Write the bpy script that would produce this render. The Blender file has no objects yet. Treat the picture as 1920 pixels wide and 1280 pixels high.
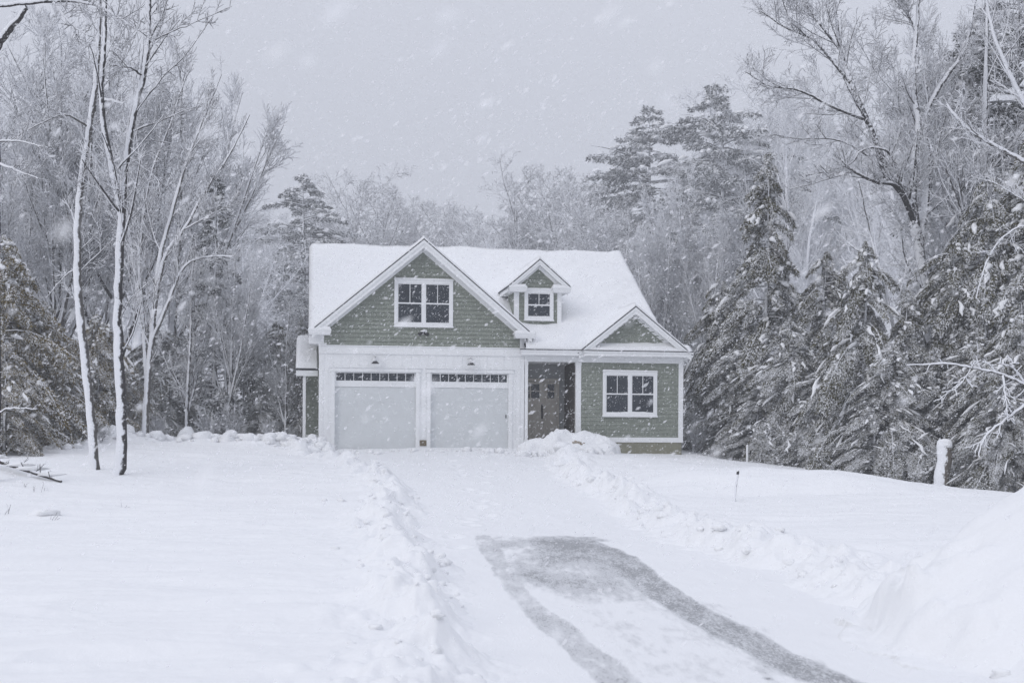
import bpy, math, random
import numpy as np
from mathutils import Vector

SC = bpy.context.scene
COL = SC.collection
F, ROLL = 2300.0, 0.006          # focal length in photo pixels, slight camera roll

# ------------------------------------------------------------------ helpers
def at(X, Y, d):
    dx, dy = X-960, Y-800
    a = dx*math.cos(ROLL)+dy*math.sin(ROLL); b = -dx*math.sin(ROLL)+dy*math.cos(ROLL)
    return np.array((a*d/F, d, -b*d/F))

def _hash(ix, iy, iz):
    h = (ix*374761393 + iy*668265263 + iz*2147483647) & 0xFFFFFFFF
    h = ((h ^ (h >> 13))*1274126177) & 0xFFFFFFFF
    return ((h ^ (h >> 16)) & 0xFFFFFF)/float(0xFFFFFF)

def noise(x, y, z=0.0):
    x = np.asarray(x, float); y = np.asarray(y, float); z = np.asarray(z, float)
    x, y, z = np.broadcast_arrays(x, y, z)
    ix, iy, iz = np.floor(x).astype(np.int64), np.floor(y).astype(np.int64), np.floor(z).astype(np.int64)
    fx, fy, fz = x-ix, y-iy, z-iz
    fx, fy, fz = [t*t*t*(t*(t*6-15)+10) for t in (fx, fy, fz)]
    r = 0
    for a in (0, 1):
        for b in (0, 1):
            for c in (0, 1):
                w = (fx if a else 1-fx)*(fy if b else 1-fy)*(fz if c else 1-fz)
                r = r+w*_hash(ix+a, iy+b, iz+c)
    return r*2-1

def fbm(x, y, z=0.0, o=4):
    r = 0; a = 1.0; s = 1.0
    for k in range(o):
        r = r+a*noise(np.asarray(x)*s+k*17.3, np.asarray(y)*s+k*9.1, np.asarray(z)*s); a *= .5; s *= 2.03
    return r

def sstep(a, b, x):
    t = np.clip((x-a)/(b-a), 0, 1); return t*t*(3-2*t)

def mesh_np(name, V, Fc, mats, mi=None, smooth=False):
    """V (n,3); Fc (m,k) all faces with k corners"""
    V = np.ascontiguousarray(V, dtype=np.float32); Fc = np.ascontiguousarray(Fc, dtype=np.int32)
    me = bpy.data.meshes.new(name)
    me.vertices.add(len(V)); me.vertices.foreach_set('co', V.ravel())
    k = Fc.shape[1]
    me.loops.add(Fc.size); me.loops.foreach_set('vertex_index', Fc.ravel())
    me.polygons.add(len(Fc)); me.polygons.foreach_set('loop_start', np.arange(len(Fc), dtype=np.int32)*k)
    for m in (mats if isinstance(mats, (list, tuple)) else [mats]): me.materials.append(m)
    if mi is not None: me.polygons.foreach_set('material_index', np.ascontiguousarray(mi, dtype=np.int32))
    me.polygons.foreach_set('use_smooth', np.full(len(Fc), smooth))
    me.update(calc_edges=True)
    return me

def link(name, me, parent=None, loc=(0, 0, 0)):
    o = bpy.data.objects.new(name, me); COL.objects.link(o); o.location = loc
    if parent is not None: o.parent = parent
    return o

def tag(o, label=None, cat=None, group=None, kind=None):
    if label: o['label'] = label
    if cat: o['category'] = cat
    if group: o['group'] = group
    if kind: o['kind'] = kind
    return o

def empty(name, loc=(0, 0, 0), rz=0.0):
    o = bpy.data.objects.new(name, None); COL.objects.link(o); o.location = loc; o.rotation_euler = (0, 0, rz); return o

class MB:
    def __init__(s): s.v = []; s.f = []; s.m = []
    def poly(s, pts, m=0):
        n = len(s.v); s.v += [tuple(p) for p in pts]; s.f.append(list(range(n, n+len(pts)))); s.m.append(m)
    def hull(s, A, B, m=0):
        """prism between two polygons with the same number of corners"""
        n = len(s.v); k = len(A); s.v += [tuple(p) for p in A]+[tuple(p) for p in B]
        s.f.append([n+i for i in range(k)][::-1]); s.f.append([n+k+i for i in range(k)])
        for i in range(k):
            j = (i+1) % k; s.f.append([n+i, n+j, n+k+j, n+k+i])
        s.m += [m]*(k+2)
    def box(s, x0, x1, y0, y1, z0, z1, m=0):
        s.hull([(x0, y0, z0), (x1, y0, z0), (x1, y1, z0), (x0, y1, z0)], [(x0, y0, z1), (x1, y0, z1), (x1, y1, z1), (x0, y1, z1)], m)
    def prism_v(s, poly, v0, v1, m=0):       # polygon in (u,w) pushed along v
        s.hull([(u, v0, w) for u, w in poly], [(u, v1, w) for u, w in poly], m)
    def prism_u(s, poly, u0, u1, m=0):
        s.hull([(u0, v, w) for v, w in poly], [(u1, v, w) for v, w in poly], m)
    def tube(s, pts, rad, n=8, m=0, cap=True):
        pts = [Vector(p) for p in pts]; rad = rad if isinstance(rad, (list, tuple)) else [rad]*len(pts)
        b = len(s.v)
        for i, p in enumerate(pts):
            t = (pts[min(i+1, len(pts)-1)]-pts[max(i-1, 0)]).normalized()
            a = t.cross(Vector((0, 0, 1)) if abs(t.z) < .9 else Vector((1, 0, 0))).normalized(); c = t.cross(a)
            for k in range(n):
                q = p+(a*math.cos(2*math.pi*k/n)+c*math.sin(2*math.pi*k/n))*rad[i]; s.v.append(tuple(q))
        for i in range(len(pts)-1):
            for k in range(n):
                j = (k+1) % n; s.f.append([b+i*n+k, b+i*n+j, b+(i+1)*n+j, b+(i+1)*n+k]); s.m.append(m)
        if cap:
            s.f.append([b+k for k in range(n)][::-1]); e = b+(len(pts)-1)*n; s.f.append([e+k for k in range(n)]); s.m += [m, m]
    def build(s, name, mats, parent=None, smooth=False, bevel=0):
        me = bpy.data.meshes.new(name); me.from_pydata(s.v, [], s.f)
        for m in (mats if isinstance(mats, (list, tuple)) else [mats]): me.materials.append(m)
        me.polygons.foreach_set('material_index', s.m)
        if smooth: me.polygons.foreach_set('use_smooth', [True]*len(s.f))
        import bmesh
        bm = bmesh.new(); bm.from_mesh(me); bmesh.ops.recalc_face_normals(bm, faces=bm.faces); bm.to_mesh(me); bm.free()
        o = link(name, me, parent)
        if bevel:
            b = o.modifiers.new('bevel', 'BEVEL'); b.width = bevel; b.segments = 2; b.limit_method = 'ANGLE'
        return o

# ------------------------------------------------------------------ materials
class NT:
    def __init__(s, name):
        s.mat = bpy.data.materials.new(name); s.mat.use_nodes = True; s.t = s.mat.node_tree; s.t.nodes.clear()
        s.out = s.n('ShaderNodeOutputMaterial'); s.b = s.n('ShaderNodeBsdfPrincipled'); s.l(s.b.outputs[0], s.out.inputs[0])
    def n(s, ty, **kw):
        n = s.t.nodes.new(ty)
        for k, v in kw.items(): setattr(n, k, v)
        return n
    def l(s, a, b): s.t.links.new(a, b)
    def math(s, op, a, b=None, c=None, clamp=False):
        n = s.n('ShaderNodeMath', operation=op); n.use_clamp = clamp
        for i, x in enumerate((a, b, c)):
            if x is None: continue
            if isinstance(x, (int, float)): n.inputs[i].default_value = x
            else: s.l(x, n.inputs[i])
        return n.outputs[0]
    def noise(s, scale, detail=3, vec=None, rough=.5):
        n = s.n('ShaderNodeTexNoise'); n.inputs['Scale'].default_value = scale; n.inputs['Detail'].default_value = detail; n.inputs['Roughness'].default_value = rough
        if vec is not None: s.l(vec, n.inputs['Vector'])
        return n.outputs['Fac']
    def obj(s): return s.n('ShaderNodeTexCoord').outputs['Object']
    def pos(s): return s.n('ShaderNodeNewGeometry').outputs['Position']
    def scale(s, vec, sc):
        m = s.n('ShaderNodeMapping'); m.inputs['Scale'].default_value = sc; s.l(vec, m.inputs['Vector']); return m.outputs[0]
    def ramp(s, fac, a, b):
        r = s.n('ShaderNodeMapRange'); r.interpolation_type = 'SMOOTHSTEP'; s.l(fac, r.inputs['Value'])
        r.inputs['From Min'].default_value = a; r.inputs['From Max'].default_value = b; return r.outputs[0]
    def mix(s, fac, a, b):
        m = s.n('ShaderNodeMix', data_type='RGBA')
        if isinstance(fac, (int, float)): m.inputs[0].default_value = fac
        else: s.l(fac, m.inputs[0])
        for i, x in ((6, a), (7, b)):
            if isinstance(x, tuple): m.inputs[i].default_value = (*x, 1)
            else: s.l(x, m.inputs[i])
        return m.outputs[2]
    def col(s, c):
        if isinstance(c, tuple): s.b.inputs['Base Color'].default_value = (*c, 1)
        else: s.l(c, s.b.inputs['Base Color'])
    def set(s, rough=.9, spec=.2):
        s.b.inputs['Roughness'].default_value = rough; s.b.inputs['Specular IOR Level'].default_value = spec
    def bump(s, h, strength=.3, dist=.02):
        b = s.n('ShaderNodeBump'); b.inputs['Strength'].default_value = strength; b.inputs['Distance'].default_value = dist
        s.l(h, b.inputs['Height']); s.l(b.outputs[0], s.b.inputs['Normal'])

SNOW = (.84, .85, .88)

def m_snow():
    m = NT('snow'); p = m.pos(); m.set(.85, .15)
    m.col(m.mix(m.noise(.6, 4, p), (.83, .838, .855), (.875, .88, .89)))
    h = m.math('ADD', m.math('MULTIPLY', m.noise(9, 4, p), 1.0), m.math('MULTIPLY', m.noise(60, 3, p), .35))
    m.bump(h, .35, .03); return m.mat

def m_plain(name, c, rough=.6, spec=.3, var=.12, scale=3.0, bump=0.0):
    m = NT(name); m.set(rough, spec); o = m.obj()
    d = tuple(x*(1-var) for x in c); e = tuple(min(1, x*(1+var)) for x in c)
    m.col(m.mix(m.noise(scale, 5, o, .6), d, e))
    if bump: m.bump(m.noise(scale*12, 4, o), bump, .01)
    return m.mat

def m_siding():
    m = NT('sage siding'); m.set(.8, .2); o = m.obj()
    b = m.n('ShaderNodeTexBrick'); b.offset = .43; b.inputs['Scale'].default_value = 1.0
    b.inputs['Brick Width'].default_value = .17; b.inputs['Row Height'].default_value = .14; b.inputs['Mortar Size'].default_value = .004
    b.inputs['Color1'].default_value = (.22, .24, .205, 1); b.inputs['Color2'].default_value = (.30, .322, .28, 1); b.inputs['Mortar'].default_value = (.06, .07, .06, 1)
    sp = m.n('ShaderNodeSeparateXYZ'); m.l(o, sp.inputs[0]); cb = m.n('ShaderNodeCombineXYZ')
    m.l(m.math('ADD', sp.outputs[0], sp.outputs[1]), cb.inputs[0]); m.l(sp.outputs[2], cb.inputs[1]); m.l(cb.outputs[0], b.inputs['Vector'])
    streak = m.noise(1.0, 3, m.scale(o, (30, 30, 3)))
    c = m.mix(m.ramp(streak, .35, .7), b.outputs['Color'], (.235, .257, .222))
    # wind-blown snow sticking to the rough shakes
    st = m.ramp(m.noise(28, 5, o, .7), .66, .74)
    m.col(m.mix(m.math('MULTIPLY', st, .55), c, SNOW)); m.bump(streak, .3, .01); return m.mat

def m_bark(name, bark, wind=.55, thr=.05, nsc=7.0):
    """bark with snow lying on upper faces and plastered on the windward side"""
    m = NT(name); m.set(.9, .1); g = m.n('ShaderNodeNewGeometry'); p = g.outputs['Position']
    sp = m.n('ShaderNodeSeparateXYZ'); m.l(g.outputs['Normal'], sp.inputs[0])
    s = m.math('MULTIPLY', sp.outputs[2], .95)
    s = m.math('ADD', s, m.math('MULTIPLY', sp.outputs[0], -wind)); s = m.math('ADD', s, m.math('MULTIPLY', sp.outputs[1], -wind*.45))
    s = m.math('ADD', s, m.math('MULTIPLY', m.math('SUBTRACT', m.noise(nsc, 4, p, .65), .5), 1.7))
    f = m.ramp(s, thr-.12, thr+.16)
    bk = m.mix(m.noise(14, 4, m.scale(p, (1, 1, .3))), tuple(x*.55 for x in bark), tuple(x*1.5 for x in bark))
    m.col(m.mix(f, bk, SNOW)); m.bump(m.noise(20, 4, p), .4, .02); return m.mat

def m_needles(name, a, b):
    m = NT(name); m.set(.8, .15); g = m.n('ShaderNodeNewGeometry')
    r = g.outputs['Random Per Island']
    c = m.mix(r, a, b)
    sp = m.n('ShaderNodeSeparateXYZ'); m.l(g.outputs['Normal'], sp.inputs[0])
    up = m.math('ABSOLUTE', sp.outputs[2])
    dust = m.ramp(m.math('ADD', m.math('MULTIPLY', up, .5), m.noise(6, 4, g.outputs['Position'], .7)), .71, .88)
    m.col(m.mix(m.math('MULTIPLY', dust, .9), c, SNOW)); return m.mat

def m_glass():
    m = NT('window glass'); m.set(.06, .5); o = m.obj()
    m.col(m.mix(m.noise(1.2, 2, o), (.012, .017, .024), (.035, .045, .06))); return m.mat

def m_drive():
    m = NT('plowed snow and slush'); m.set(.75, .2); p = m.pos()
    at_ = m.n('ShaderNodeAttribute', attribute_name='bare').outputs['Fac']
    n1 = m.noise(2.6, 5, m.scale(p, (1, .35, 1)), .65); n2 = m.noise(42, 4, m.scale(p, (1, .3, 1)), .75); n3 = m.noise(10, 5, m.scale(p, (1, .22, 1)), .7)
    s = m.math('ADD', at_, m.math('MULTIPLY', m.math('SUBTRACT', n1, .5), .9))
    s = m.math('ADD', s, m.math('MULTIPLY', m.math('SUBTRACT', n3, .5), .8))
    wet = m.math('ADD', s, m.math('MULTIPLY', m.math('SUBTRACT', n2, .5), 1.9))
    slush = m.ramp(s, .20, .62); dark = m.ramp(wet, .58, 1.05)
    sn = m.mix(n1, (.83, .838, .855), (.87, .876, .888))
    c = m.mix(m.math('MULTIPLY', slush, .62), sn, (.47, .48, .50))
    c = m.mix(m.math('MULTIPLY', dark, .62), c, (.15, .155, .165))
    m.col(c); m.bump(m.math('ADD', n2, n3), .35, .02); return m.mat

def m_flake():
    m = NT('falling snow'); m.col((.95, .96, .98)); m.set(1, 0)
    t = m.n('ShaderNodeBsdfTransparent'); d = m.n('ShaderNodeBsdfDiffuse'); d.inputs[0].default_value = (.97, .975, .99, 1)
    tl = m.n('ShaderNodeBsdfTranslucent'); tl.inputs[0].default_value = (.97, .975, .99, 1)
    a = m.n('ShaderNodeMixShader'); a.inputs[0].default_value = .5; m.l(d.outputs[0], a.inputs[1]); m.l(tl.outputs[0], a.inputs[2]); a.inputs[0].default_value = .5
    x = m.n('ShaderNodeMixShader'); x.inputs[0].default_value = .60; m.l(t.outputs[0], x.inputs[1]); m.l(a.outputs[0], x.inputs[2])
    m.l(x.outputs[0], m.out.inputs[0]); return m.mat

M = dict(
    snow=m_snow(), drive=m_drive(), siding=m_siding(), glass=m_glass(), flake=m_flake(),
    white=m_plain('white trim paint', (.83, .84, .85), .55, .3, .04, 2.0),
    door_white=m_plain('garage door paint', (.645, .668, .678), .5, .3, .05, 1.5),
    shingle=m_plain('dark roof shingle', (.055, .058, .065), .9, .1, .3, 9),
    greige=m_plain('greige door paint', (.56, .52, .465), .5, .3, .08, 4),
    porch=m_plain('porch wall', (.36, .37, .375), .8, .2, .15, 3),
    dark=m_plain('black metal', (.02, .02, .022), .4, .5, .2, 8),
    concrete=m_plain('concrete', (.24, .235, .18), .95, .1, .25, 5, .4),
    post=m_bark('rough post bark', (.13, .115, .10), .95, .42, 9.0),
    brown=m_plain('brown weathered wood', (.16, .13, .085), .9, .1, .35, 9, .4),
    dirt=m_plain('frozen dirt', (.22, .16, .09), .95, .1, .4, 9, .5),
    umber=m_plain('brown boards with painted shade', (.07, .06, .05), .8, .2, .25, 4),  # brown porch side wall, its shadow put into the colour
    metal=m_plain('grey stake', (.22, .22, .23), .6, .4, .2, 9),
    pale=m_bark('snow plastered bark', (.10, .095, .09), 0.85, -.22, 5.0),
    bark=m_bark('dark snowy bark', (.050, .047, .047), .66, -.10, 6.0),
    limb=m_bark('dark limbs lined with snow', (.040, .037, .037), .50, .09, 9.0),
    bare_bark=m_bark('dark bare bark', (.045, .04, .038), .2, .55, 6.0),
    twig=m_bark('snowy twigs', (.11, .105, .11), .55, -.40, 3.0),
    twig_pale=m_bark('frosted twigs', (.20, .195, .20), .6, -.78, 2.0),
    hemlock=m_needles('hemlock needles', (.005, .006, .002), (.12, .105, .028)),
    olive=m_needles('olive needles', (.030, .025, .007), (.27, .20, .06)),
    pine=m_needles('blue grey pine needles', (.014, .018, .016), (.05, .056, .048)),
)

# ------------------------------------------------------------------ ground
GP = [(1400,1280,9.2),(1000,1280,9.2),(1300,1150,13),(1150,1060,17),(1000,1000,20.8),(1000,930,28),(920,900,32),(850,865,37),(800,837,41),(960,837,41.3),
      (500,1280,9.2),(0,1280,9.2),(300,1130,13.5),(0,1000,21.5),(500,1000,21),(250,930,27),(190,893,30),(500,900,31),(600,860,38),(500,840,40.5),(360,836,40),
      (250,826,40),(130,848,37),(60,864,34.5),(0,867,33.5),(1150,855,42),(1300,853,43.2),(1400,869,42),(1560,889,41),(1760,927,36),(1880,939,34),
      (1150,900,33),(1300,906,31),(1600,912,31),(1300,944,28.2),(1600,946,27.2),(1300,1000,22),(1500,1000,22),(1700,1000,20.5),(1700,1150,13),(700,950,26),(650,1080,15.5)]
GPW = [tuple(at(*p)) for p in GP]+[(-20,58,-1.0),(-5,70,-.9),(8,70,-1.0),(18,58,-1.6),(28,58,-2.3),(-28,30,-1.3),(-12,0,-1.95),(12,0,-1.95),(0,-10,-1.95),(28,15,-2.0),(30,42,-2.3),
       (16,48,-1.6),(21,44,-2.1),(-12,50,-.95),(-19,44,-1.1),(60,80,-2.5),(-60,80,-1.5),(-50,10,-1.8),(50,10,-2),(0,120,-1),(-90,200,-1.5),(90,200,-2)]
_P = np.array(GPW)
def _U(r2): return np.where(r2 > 1e-9, .5*r2*np.log(np.maximum(r2, 1e-9)), 0)
_n = len(_P)
_K = _U(((_P[:, None, :2]-_P[None, :, :2])**2).sum(-1))+np.eye(_n)*2.0
_A = np.zeros((_n+3, _n+3)); _A[:_n, :_n] = _K; _A[:_n, _n] = 1; _A[:_n, _n+1:] = _P[:, :2]; _A[_n, :_n] = 1; _A[_n+1:, :_n] = _P[:, :2].T
_w = np.linalg.solve(_A, np.concatenate([_P[:, 2], np.zeros(3)]))
def base_h(x, y):
    r = _w[_n]+_w[_n+1]*x+_w[_n+2]*y
    for i in range(_n): r = r+_w[i]*_U((x-_P[i, 0])**2+(y-_P[i, 1])**2)
    return r

DR = np.array([(-12,1.9,1.8),(0,1.9,1.75),(9.2,1.8,1.75),(13,1.75,2.0),(16.5,1.35,2.05),(21,.5,2.0),(28,0,1.95),(33,-1.0,2.15),(37,-2.0,2.9),(40,-2.9,3.7),(43,-3,3.8)])
def drive_s(x, y):
    c = np.interp(y, DR[:, 0], DR[:, 1]); h = np.interp(y, DR[:, 0], DR[:, 2]); return (x-c), h
FOOT = []
_rf = random.Random(5)
for (X, Y) in [(846,877),(860,884),(905,868),(862,893),(915,893),(912,903),(868,902),(880,928),(905,933),(862,905),(903,945),(925,948),(916,962),(880,968),(870,972),(908,915),(898,952),(884,976),(850,990),(862,1000)]:
    y0 = 1.6*F/max(Y-800, 20); y0 = min(39.5, 20.8+(990-Y)*.148); p = at(X, Y, y0); FOOT.append((p[0], p[1]))
def lumps(x, y, s, sd=0.0):
    n = np.abs(noise(x/s+sd, y/s+3.1*sd)); return 1-n

def field(x, y, fine=True):
    """(ground height, drive height)"""
    b = base_h(x, y)
    s, h = drive_s(x, y)
    e = np.abs(s)-h+.22*noise(x*.9, y*.6, 4.4)
    on = sstep(43, 40.5, y)
    out = sstep(-.05, .75, e)
    lift = .10+.16*out*on
    on = on*(1-.85*sstep(14.5, 12.3, y)*(s > 0))
    berm = np.exp(-((e-.70)/.55)**2)*on*(.105+.14*fbm(x*1.3, y*1.0, 2.2, 3))*sstep(5, 9, y)
    g = b-.10+np.where(e > -.2, lift*out, 0)
    lm = (np.clip(fbm(x*2.6, y*2.2, 7.7, 4), -.3, 1)*.19+.07*noise(x*3.4, y*2.8, 5.2)+.04*noise(x*7, y*6, 2.2))*np.exp(-((e-.70)/.65)**2)*on
    g = g+np.maximum(berm, -.02)+lm
    sy = 28.3+.5*noise(x*.25, 1.7, 3)+.15*noise(x*1.3, y*.3, 8)
    g = g+(.26*sstep(sy, sy+1.5, y)-.05*np.exp(-((y-sy+.15)/.35)**2))*sstep(3.0, 4.6, x)*sstep(11.5, 7.5, x)*sstep(34.5, 30.5, y)
    # plowed ridge at the back of the left field, rough with lumps
    rx = -12.0; ry = np.interp(x, [-16, -13, -10, -7, -5], [35.5, 39, 40, 40, 40.3])
    rid = np.exp(-((y-ry)/1.1)**2)*sstep(-17, -14, x)*sstep(-4.6, -6.5, x)
    g = g+rid*(.12+.22*fbm(x*1.1, y*1.1, 1.1, 4))
    if fine:
        wide = .055*fbm(x*.35, y*.8, .3, 3)
        rip = (.075*(.4-np.abs(noise(x*.45+.6*noise(x*.4, y*.4), y*1.9+.8*noise(x*.5, y*.5, 6), .7)))+.026*(.4-np.abs(noise(x*1.2, y*5.0, 1.7))))*sstep(.6, 2.5, e)*(.3+.7*sstep(-.4, .4, noise(x*.25, y*.25, 3.0)))
        g = g+(wide+rip)*sstep(.0, .8, e)+.006*fbm(x*6, y*6, .9, 2)
    dz = b-.055+.018*fbm(x*.8, y*.5, 5.5, 4)+.006*fbm(x*5, y*2.5, 6.5, 2)
    # slight ruts left by the tyres
    for (fx, fy) in FOOT:
        r2 = ((x-fx)/.13)**2+((y-fy)/.20)**2
        dz = dz-.075*np.exp(-r2*1.2)+.018*np.exp(-((np.sqrt(r2)-1.6)/.5)**2)
        g = g-.05*np.exp(-r2)
    return g, dz, e

def gh(x, y):
    g, d, e = field(np.array([float(x)]), np.array([float(y)])); return float(max(g[0], d[0]))

def grid_mesh(name, xs, ys, warp, zf, mat):
    S, Dp = np.meshgrid(xs, ys); x, y = warp(S, Dp); z = zf(x, y)
    V = np.stack([x.ravel(), y.ravel(), z.ravel()], 1); nx, ny = len(xs), len(ys)
    i = (np.arange(ny-1)[:, None]*nx+np.arange(nx-1)[None]).ravel()
    return mesh_np(name, V, np.stack([i, i+1, i+nx+1, i+nx], 1), mat, smooth=True), x, y

def rows():
    r = [-10, -6, -2, 2, 5]; d = 6.5
    while d < 46: r.append(d); d += .034+(d-6.5)*.0032
    while d < 260: r.append(d); d += .3+(d-46)*.06
    return np.array(r)
xs = np.concatenate([np.linspace(-.8, -.40, 60)[:-1], np.linspace(-.40, .40, 760), np.linspace(.40, .8, 60)[1:]])
me, gx, gy = grid_mesh('ground', xs, rows(), lambda s, d: (s*(d+9), d), lambda x, y: field(x, y)[0], M['snow'])
tag(link('ground', me), 'snow covered ground rising gently to the house', kind='structure')

# driveway sheet, its thin-slush wear stored where the car stood and drove off
tv = np.linspace(-1.12, 1.12, 150)
yv = [5.0]
while yv[-1] < 41.2: yv.append(yv[-1]+.035+(yv[-1]-5)*.0022)
yv = np.array(yv)
def dwarp(s, d):
    c = np.interp(d, DR[:, 0], DR[:, 1]); h = np.interp(d, DR[:, 0], DR[:, 2])+.35; return c+s*h, d
me, dx_, dy_ = grid_mesh('driveway', tv, yv, dwarp, lambda x, y: field(x, y)[1], M['drive'])
def pd(Y):
    z = 1.75+.18*min(1, (Y-990)/290); return z*F/(Y-800)
def seg_dist(px, py, pts):
    best = np.full(px.shape, 1e9); par = np.zeros(px.shape); tot = 0
    for (x0, y0), (x1, y1) in zip(pts[:-1], pts[1:]):
        L = math.hypot(x1-x0, y1-y0); t = np.clip(((px-x0)*(x1-x0)+(py-y0)*(y1-y0))/L**2, 0, 1)
        d = np.hypot(px-x0-t*(x1-x0), py-y0-t*(y1-y0)); k = d < best; best = np.where(k, d, best); par = np.where(k, tot+t*L, par); tot += L
    return best, par
def W(*l): return [tuple(at(X, Y, pd(Y))[:2]) for X, Y in l]
wob = .08*fbm(dx_*1.5, dy_*.8, 8.8, 4)
dl, pl = seg_dist(dx_, dy_, W((905,992),(935,1030),(965,1075),(1050,1155),(1120,1215),(1190,1290),(1300,1400)))
dr, pr = seg_dist(dx_, dy_, W((1095,996),(1160,1020),(1215,1062),(1330,1130),(1480,1212),(1650,1300),(1850,1400)))
bare = np.maximum(0.52*sstep(.22, .13, dl+wob*.5), .84*sstep(.32, .19, dr+wob*.6))
pc = np.array(W((895,988),(1108,990),(1175,1018),(1250,1092),(1105,1104),(1000,1075),(945,1045)))
inside = np.zeros(dx_.shape, bool); j = len(pc)-1
for i in range(len(pc)):
    cnd = ((pc[i, 1] > dy_) != (pc[j, 1] > dy_)) & (dx_ < (pc[j, 0]-pc[i, 0])*(dy_-pc[i, 1])/(pc[j, 1]-pc[i, 1]+1e-9)+pc[i, 0]); inside ^= cnd; j = i
de, _ = seg_dist(dx_, dy_, [tuple(p) for p in pc]+[tuple(pc[0])])
patch = sstep(-.25, .30, np.where(inside, de, -de)+wob)
rightness = sstep(-.6, 1.3, dx_-.1+.25*(20-dy_))
fade = .60+.40*sstep(14.2, 17.8, dy_+.6*wob-.9*sstep(0, 1.2, dx_))
bare = np.maximum(bare, patch*fade*(.40+.46*rightness+.25*fbm(dx_*1.2, dy_*.7, 2.9, 4)))
between = sstep(-.1, .5, dx_-np.interp(dy_, [8, 12, 16, 20], [.9, .5, 0, -.6]))*sstep(.4, -.2, dx_-np.interp(dy_, [8, 12, 16, 20], [3.0, 2.5, 2.0, 1.4]))*sstep(20, 18, dy_)
bare = np.maximum(bare, between*(.30+.12*fbm(dx_*1.5, dy_*.5, 12.1, 3)))
for (X, Y, sx_, sy_, a_) in ((1490, 1218, .07, .10, 1.3), (978, 1008, .10, .25, .7), (1062, 991, .22, .35, .8), (1440, 1252, .05, .08, .9), (1130, 994, .2, .3, .7)):
    q = at(X, Y, pd(Y)); bare = np.maximum(bare, a_*np.exp(-((dx_-q[0])/sx_)**2-((dy_-q[1])/sy_)**2))
at_ = me.attributes.new('bare', 'FLOAT', 'POINT'); at_.data.foreach_set('value', np.clip(bare, 0, 1.3).ravel().astype(np.float32))
tag(link('driveway', me), 'plowed driveway with slushy tyre tracks', kind='structure')

def hit(X, Y):
    """point of the snow surface seen at photo pixel X,Y"""
    dd = np.arange(9, 60, .1); P = np.array([at(X, Y, q) for q in dd]); g = field(P[:, 0], P[:, 1])[0]; k = int(np.argmax(g >= P[:, 2])); return P[k]

# ------------------------------------------------------------------ lumpy snow things
def ico(sub=2):
    import bmesh
    bm = bmesh.new(); bmesh.ops.create_icosphere(bm, subdivisions=sub, radius=1); bm.verts.index_update()
    v = np.array([x.co[:] for x in bm.verts]); f = np.array([[q.index for q in t.verts] for t in bm.faces]); bm.free(); return v, f
IV, IF = ico(3); IV2, IF2 = ico(2)
def blobs(name, items, mat, sub=2):
    """items: (x,y,z,rx,ry,rz,rot,seed)"""
    bv, bf = (IV, IF) if sub == 3 else (IV2, IF2)
    VV, FF = [], []; n = 0
    for (x, y, z, rx, ry, rz, a, sd) in items:
        d = 1+.42*noise(bv[:, 0]*1.5+sd, bv[:, 1]*1.5+sd*.7, bv[:, 2]*1.5)+.22*noise(bv[:, 0]*3.7+sd, bv[:, 1]*3.7, bv[:, 2]*3.7+sd)
        q = bv*d[:, None]*np.array((rx, ry, rz)); c, s = math.cos(a), math.sin(a)
        VV.append(np.stack([q[:, 0]*c-q[:, 1]*s+x, q[:, 0]*s+q[:, 1]*c+y, q[:, 2]+z], 1)); FF.append(bf+n); n += len(bv)
    return mesh_np(name, np.concatenate(VV), np.concatenate(FF), mat, smooth=True)

rg = random.Random(11)
items = []
def scatter(pts, n, wid, smin, smax, sink=.25):
    """chunks thrown up along a line of (x,y)"""
    for _ in range(n):
        k = rg.randrange(len(pts)-1); t = rg.random(); x = pts[k][0]+t*(pts[k+1][0]-pts[k][0])+rg.gauss(0, wid); y = pts[k][1]+t*(pts[k+1][1]-pts[k][1])+rg.gauss(0, wid)
        r = smin+(smax-smin)*rg.random()**2.4
        items.append((x, y, None, r*rg.uniform(.8, 1.4), r*rg.uniform(.8, 1.3), r*rg.uniform(.6, .95), rg.uniform(0, 6.3), rg.uniform(0, 90), sink))
def dside(sg, y0, y1, off=.55):
    ys_ = np.linspace(y0, y1, 12); c = np.interp(ys_, DR[:, 0], DR[:, 1]); h = np.interp(ys_, DR[:, 0], DR[:, 2]); return list(zip(c+sg*(h+off), ys_))
scatter(dside(-1, 8.5, 16), 60, .34, .015, .06, .55); scatter(dside(-1, 16, 35), 170, .5, .02, .10, .55)
scatter(dside(1, 8.5, 16), 50, .34, .015, .06, .55); scatter(dside(1, 16, 36), 140, .5, .02, .10, .55)
A_ = [tuple(at(*q)[:2]) for q in ((600,845,39.6),(720,848,40.0),(860,852,40.2),(960,846,40.2))]
scatter(A_, 60, .18, .03, .13)
scatter([tuple(at(*q)[:2]) for q in ((440,842,39.5),(520,838,39.8),(570,836,39.8),(620,840,39.9))], 110, .35, .06, .26, .25)
scatter([tuple(at(*q)[:2]) for q in ((100,850,36.5),(200,835,39),(300,835,39.8),(440,842,39.9))], 130, .5, .06, .30, .4)
scatter([tuple(at(*q)[:2]) for q in ((1650,1170,12.2),(1680,1215,10.8),(1800,1260,9.7))], 60, .16, .02, .08, .5)
scatter([tuple(at(*q)[:2]) for q in ((900,850,40.0),(990,856,39.6),(1160,862,39.8))], 60, .3, .04, .2, .2)
X_ = np.array([q[0] for q in items]); Y_ = np.array([q[1] for q in items]); G_, D_, E_ = field(X_, Y_); Z_ = np.maximum(G_, D_)
it2 = [(q[0], q[1], Z_[i]+q[5]*(.45-q[8]), *q[3:8]) for i, q in enumerate(items) if E_[i] > .15 or abs(q[1]-40) < 2.5]
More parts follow.
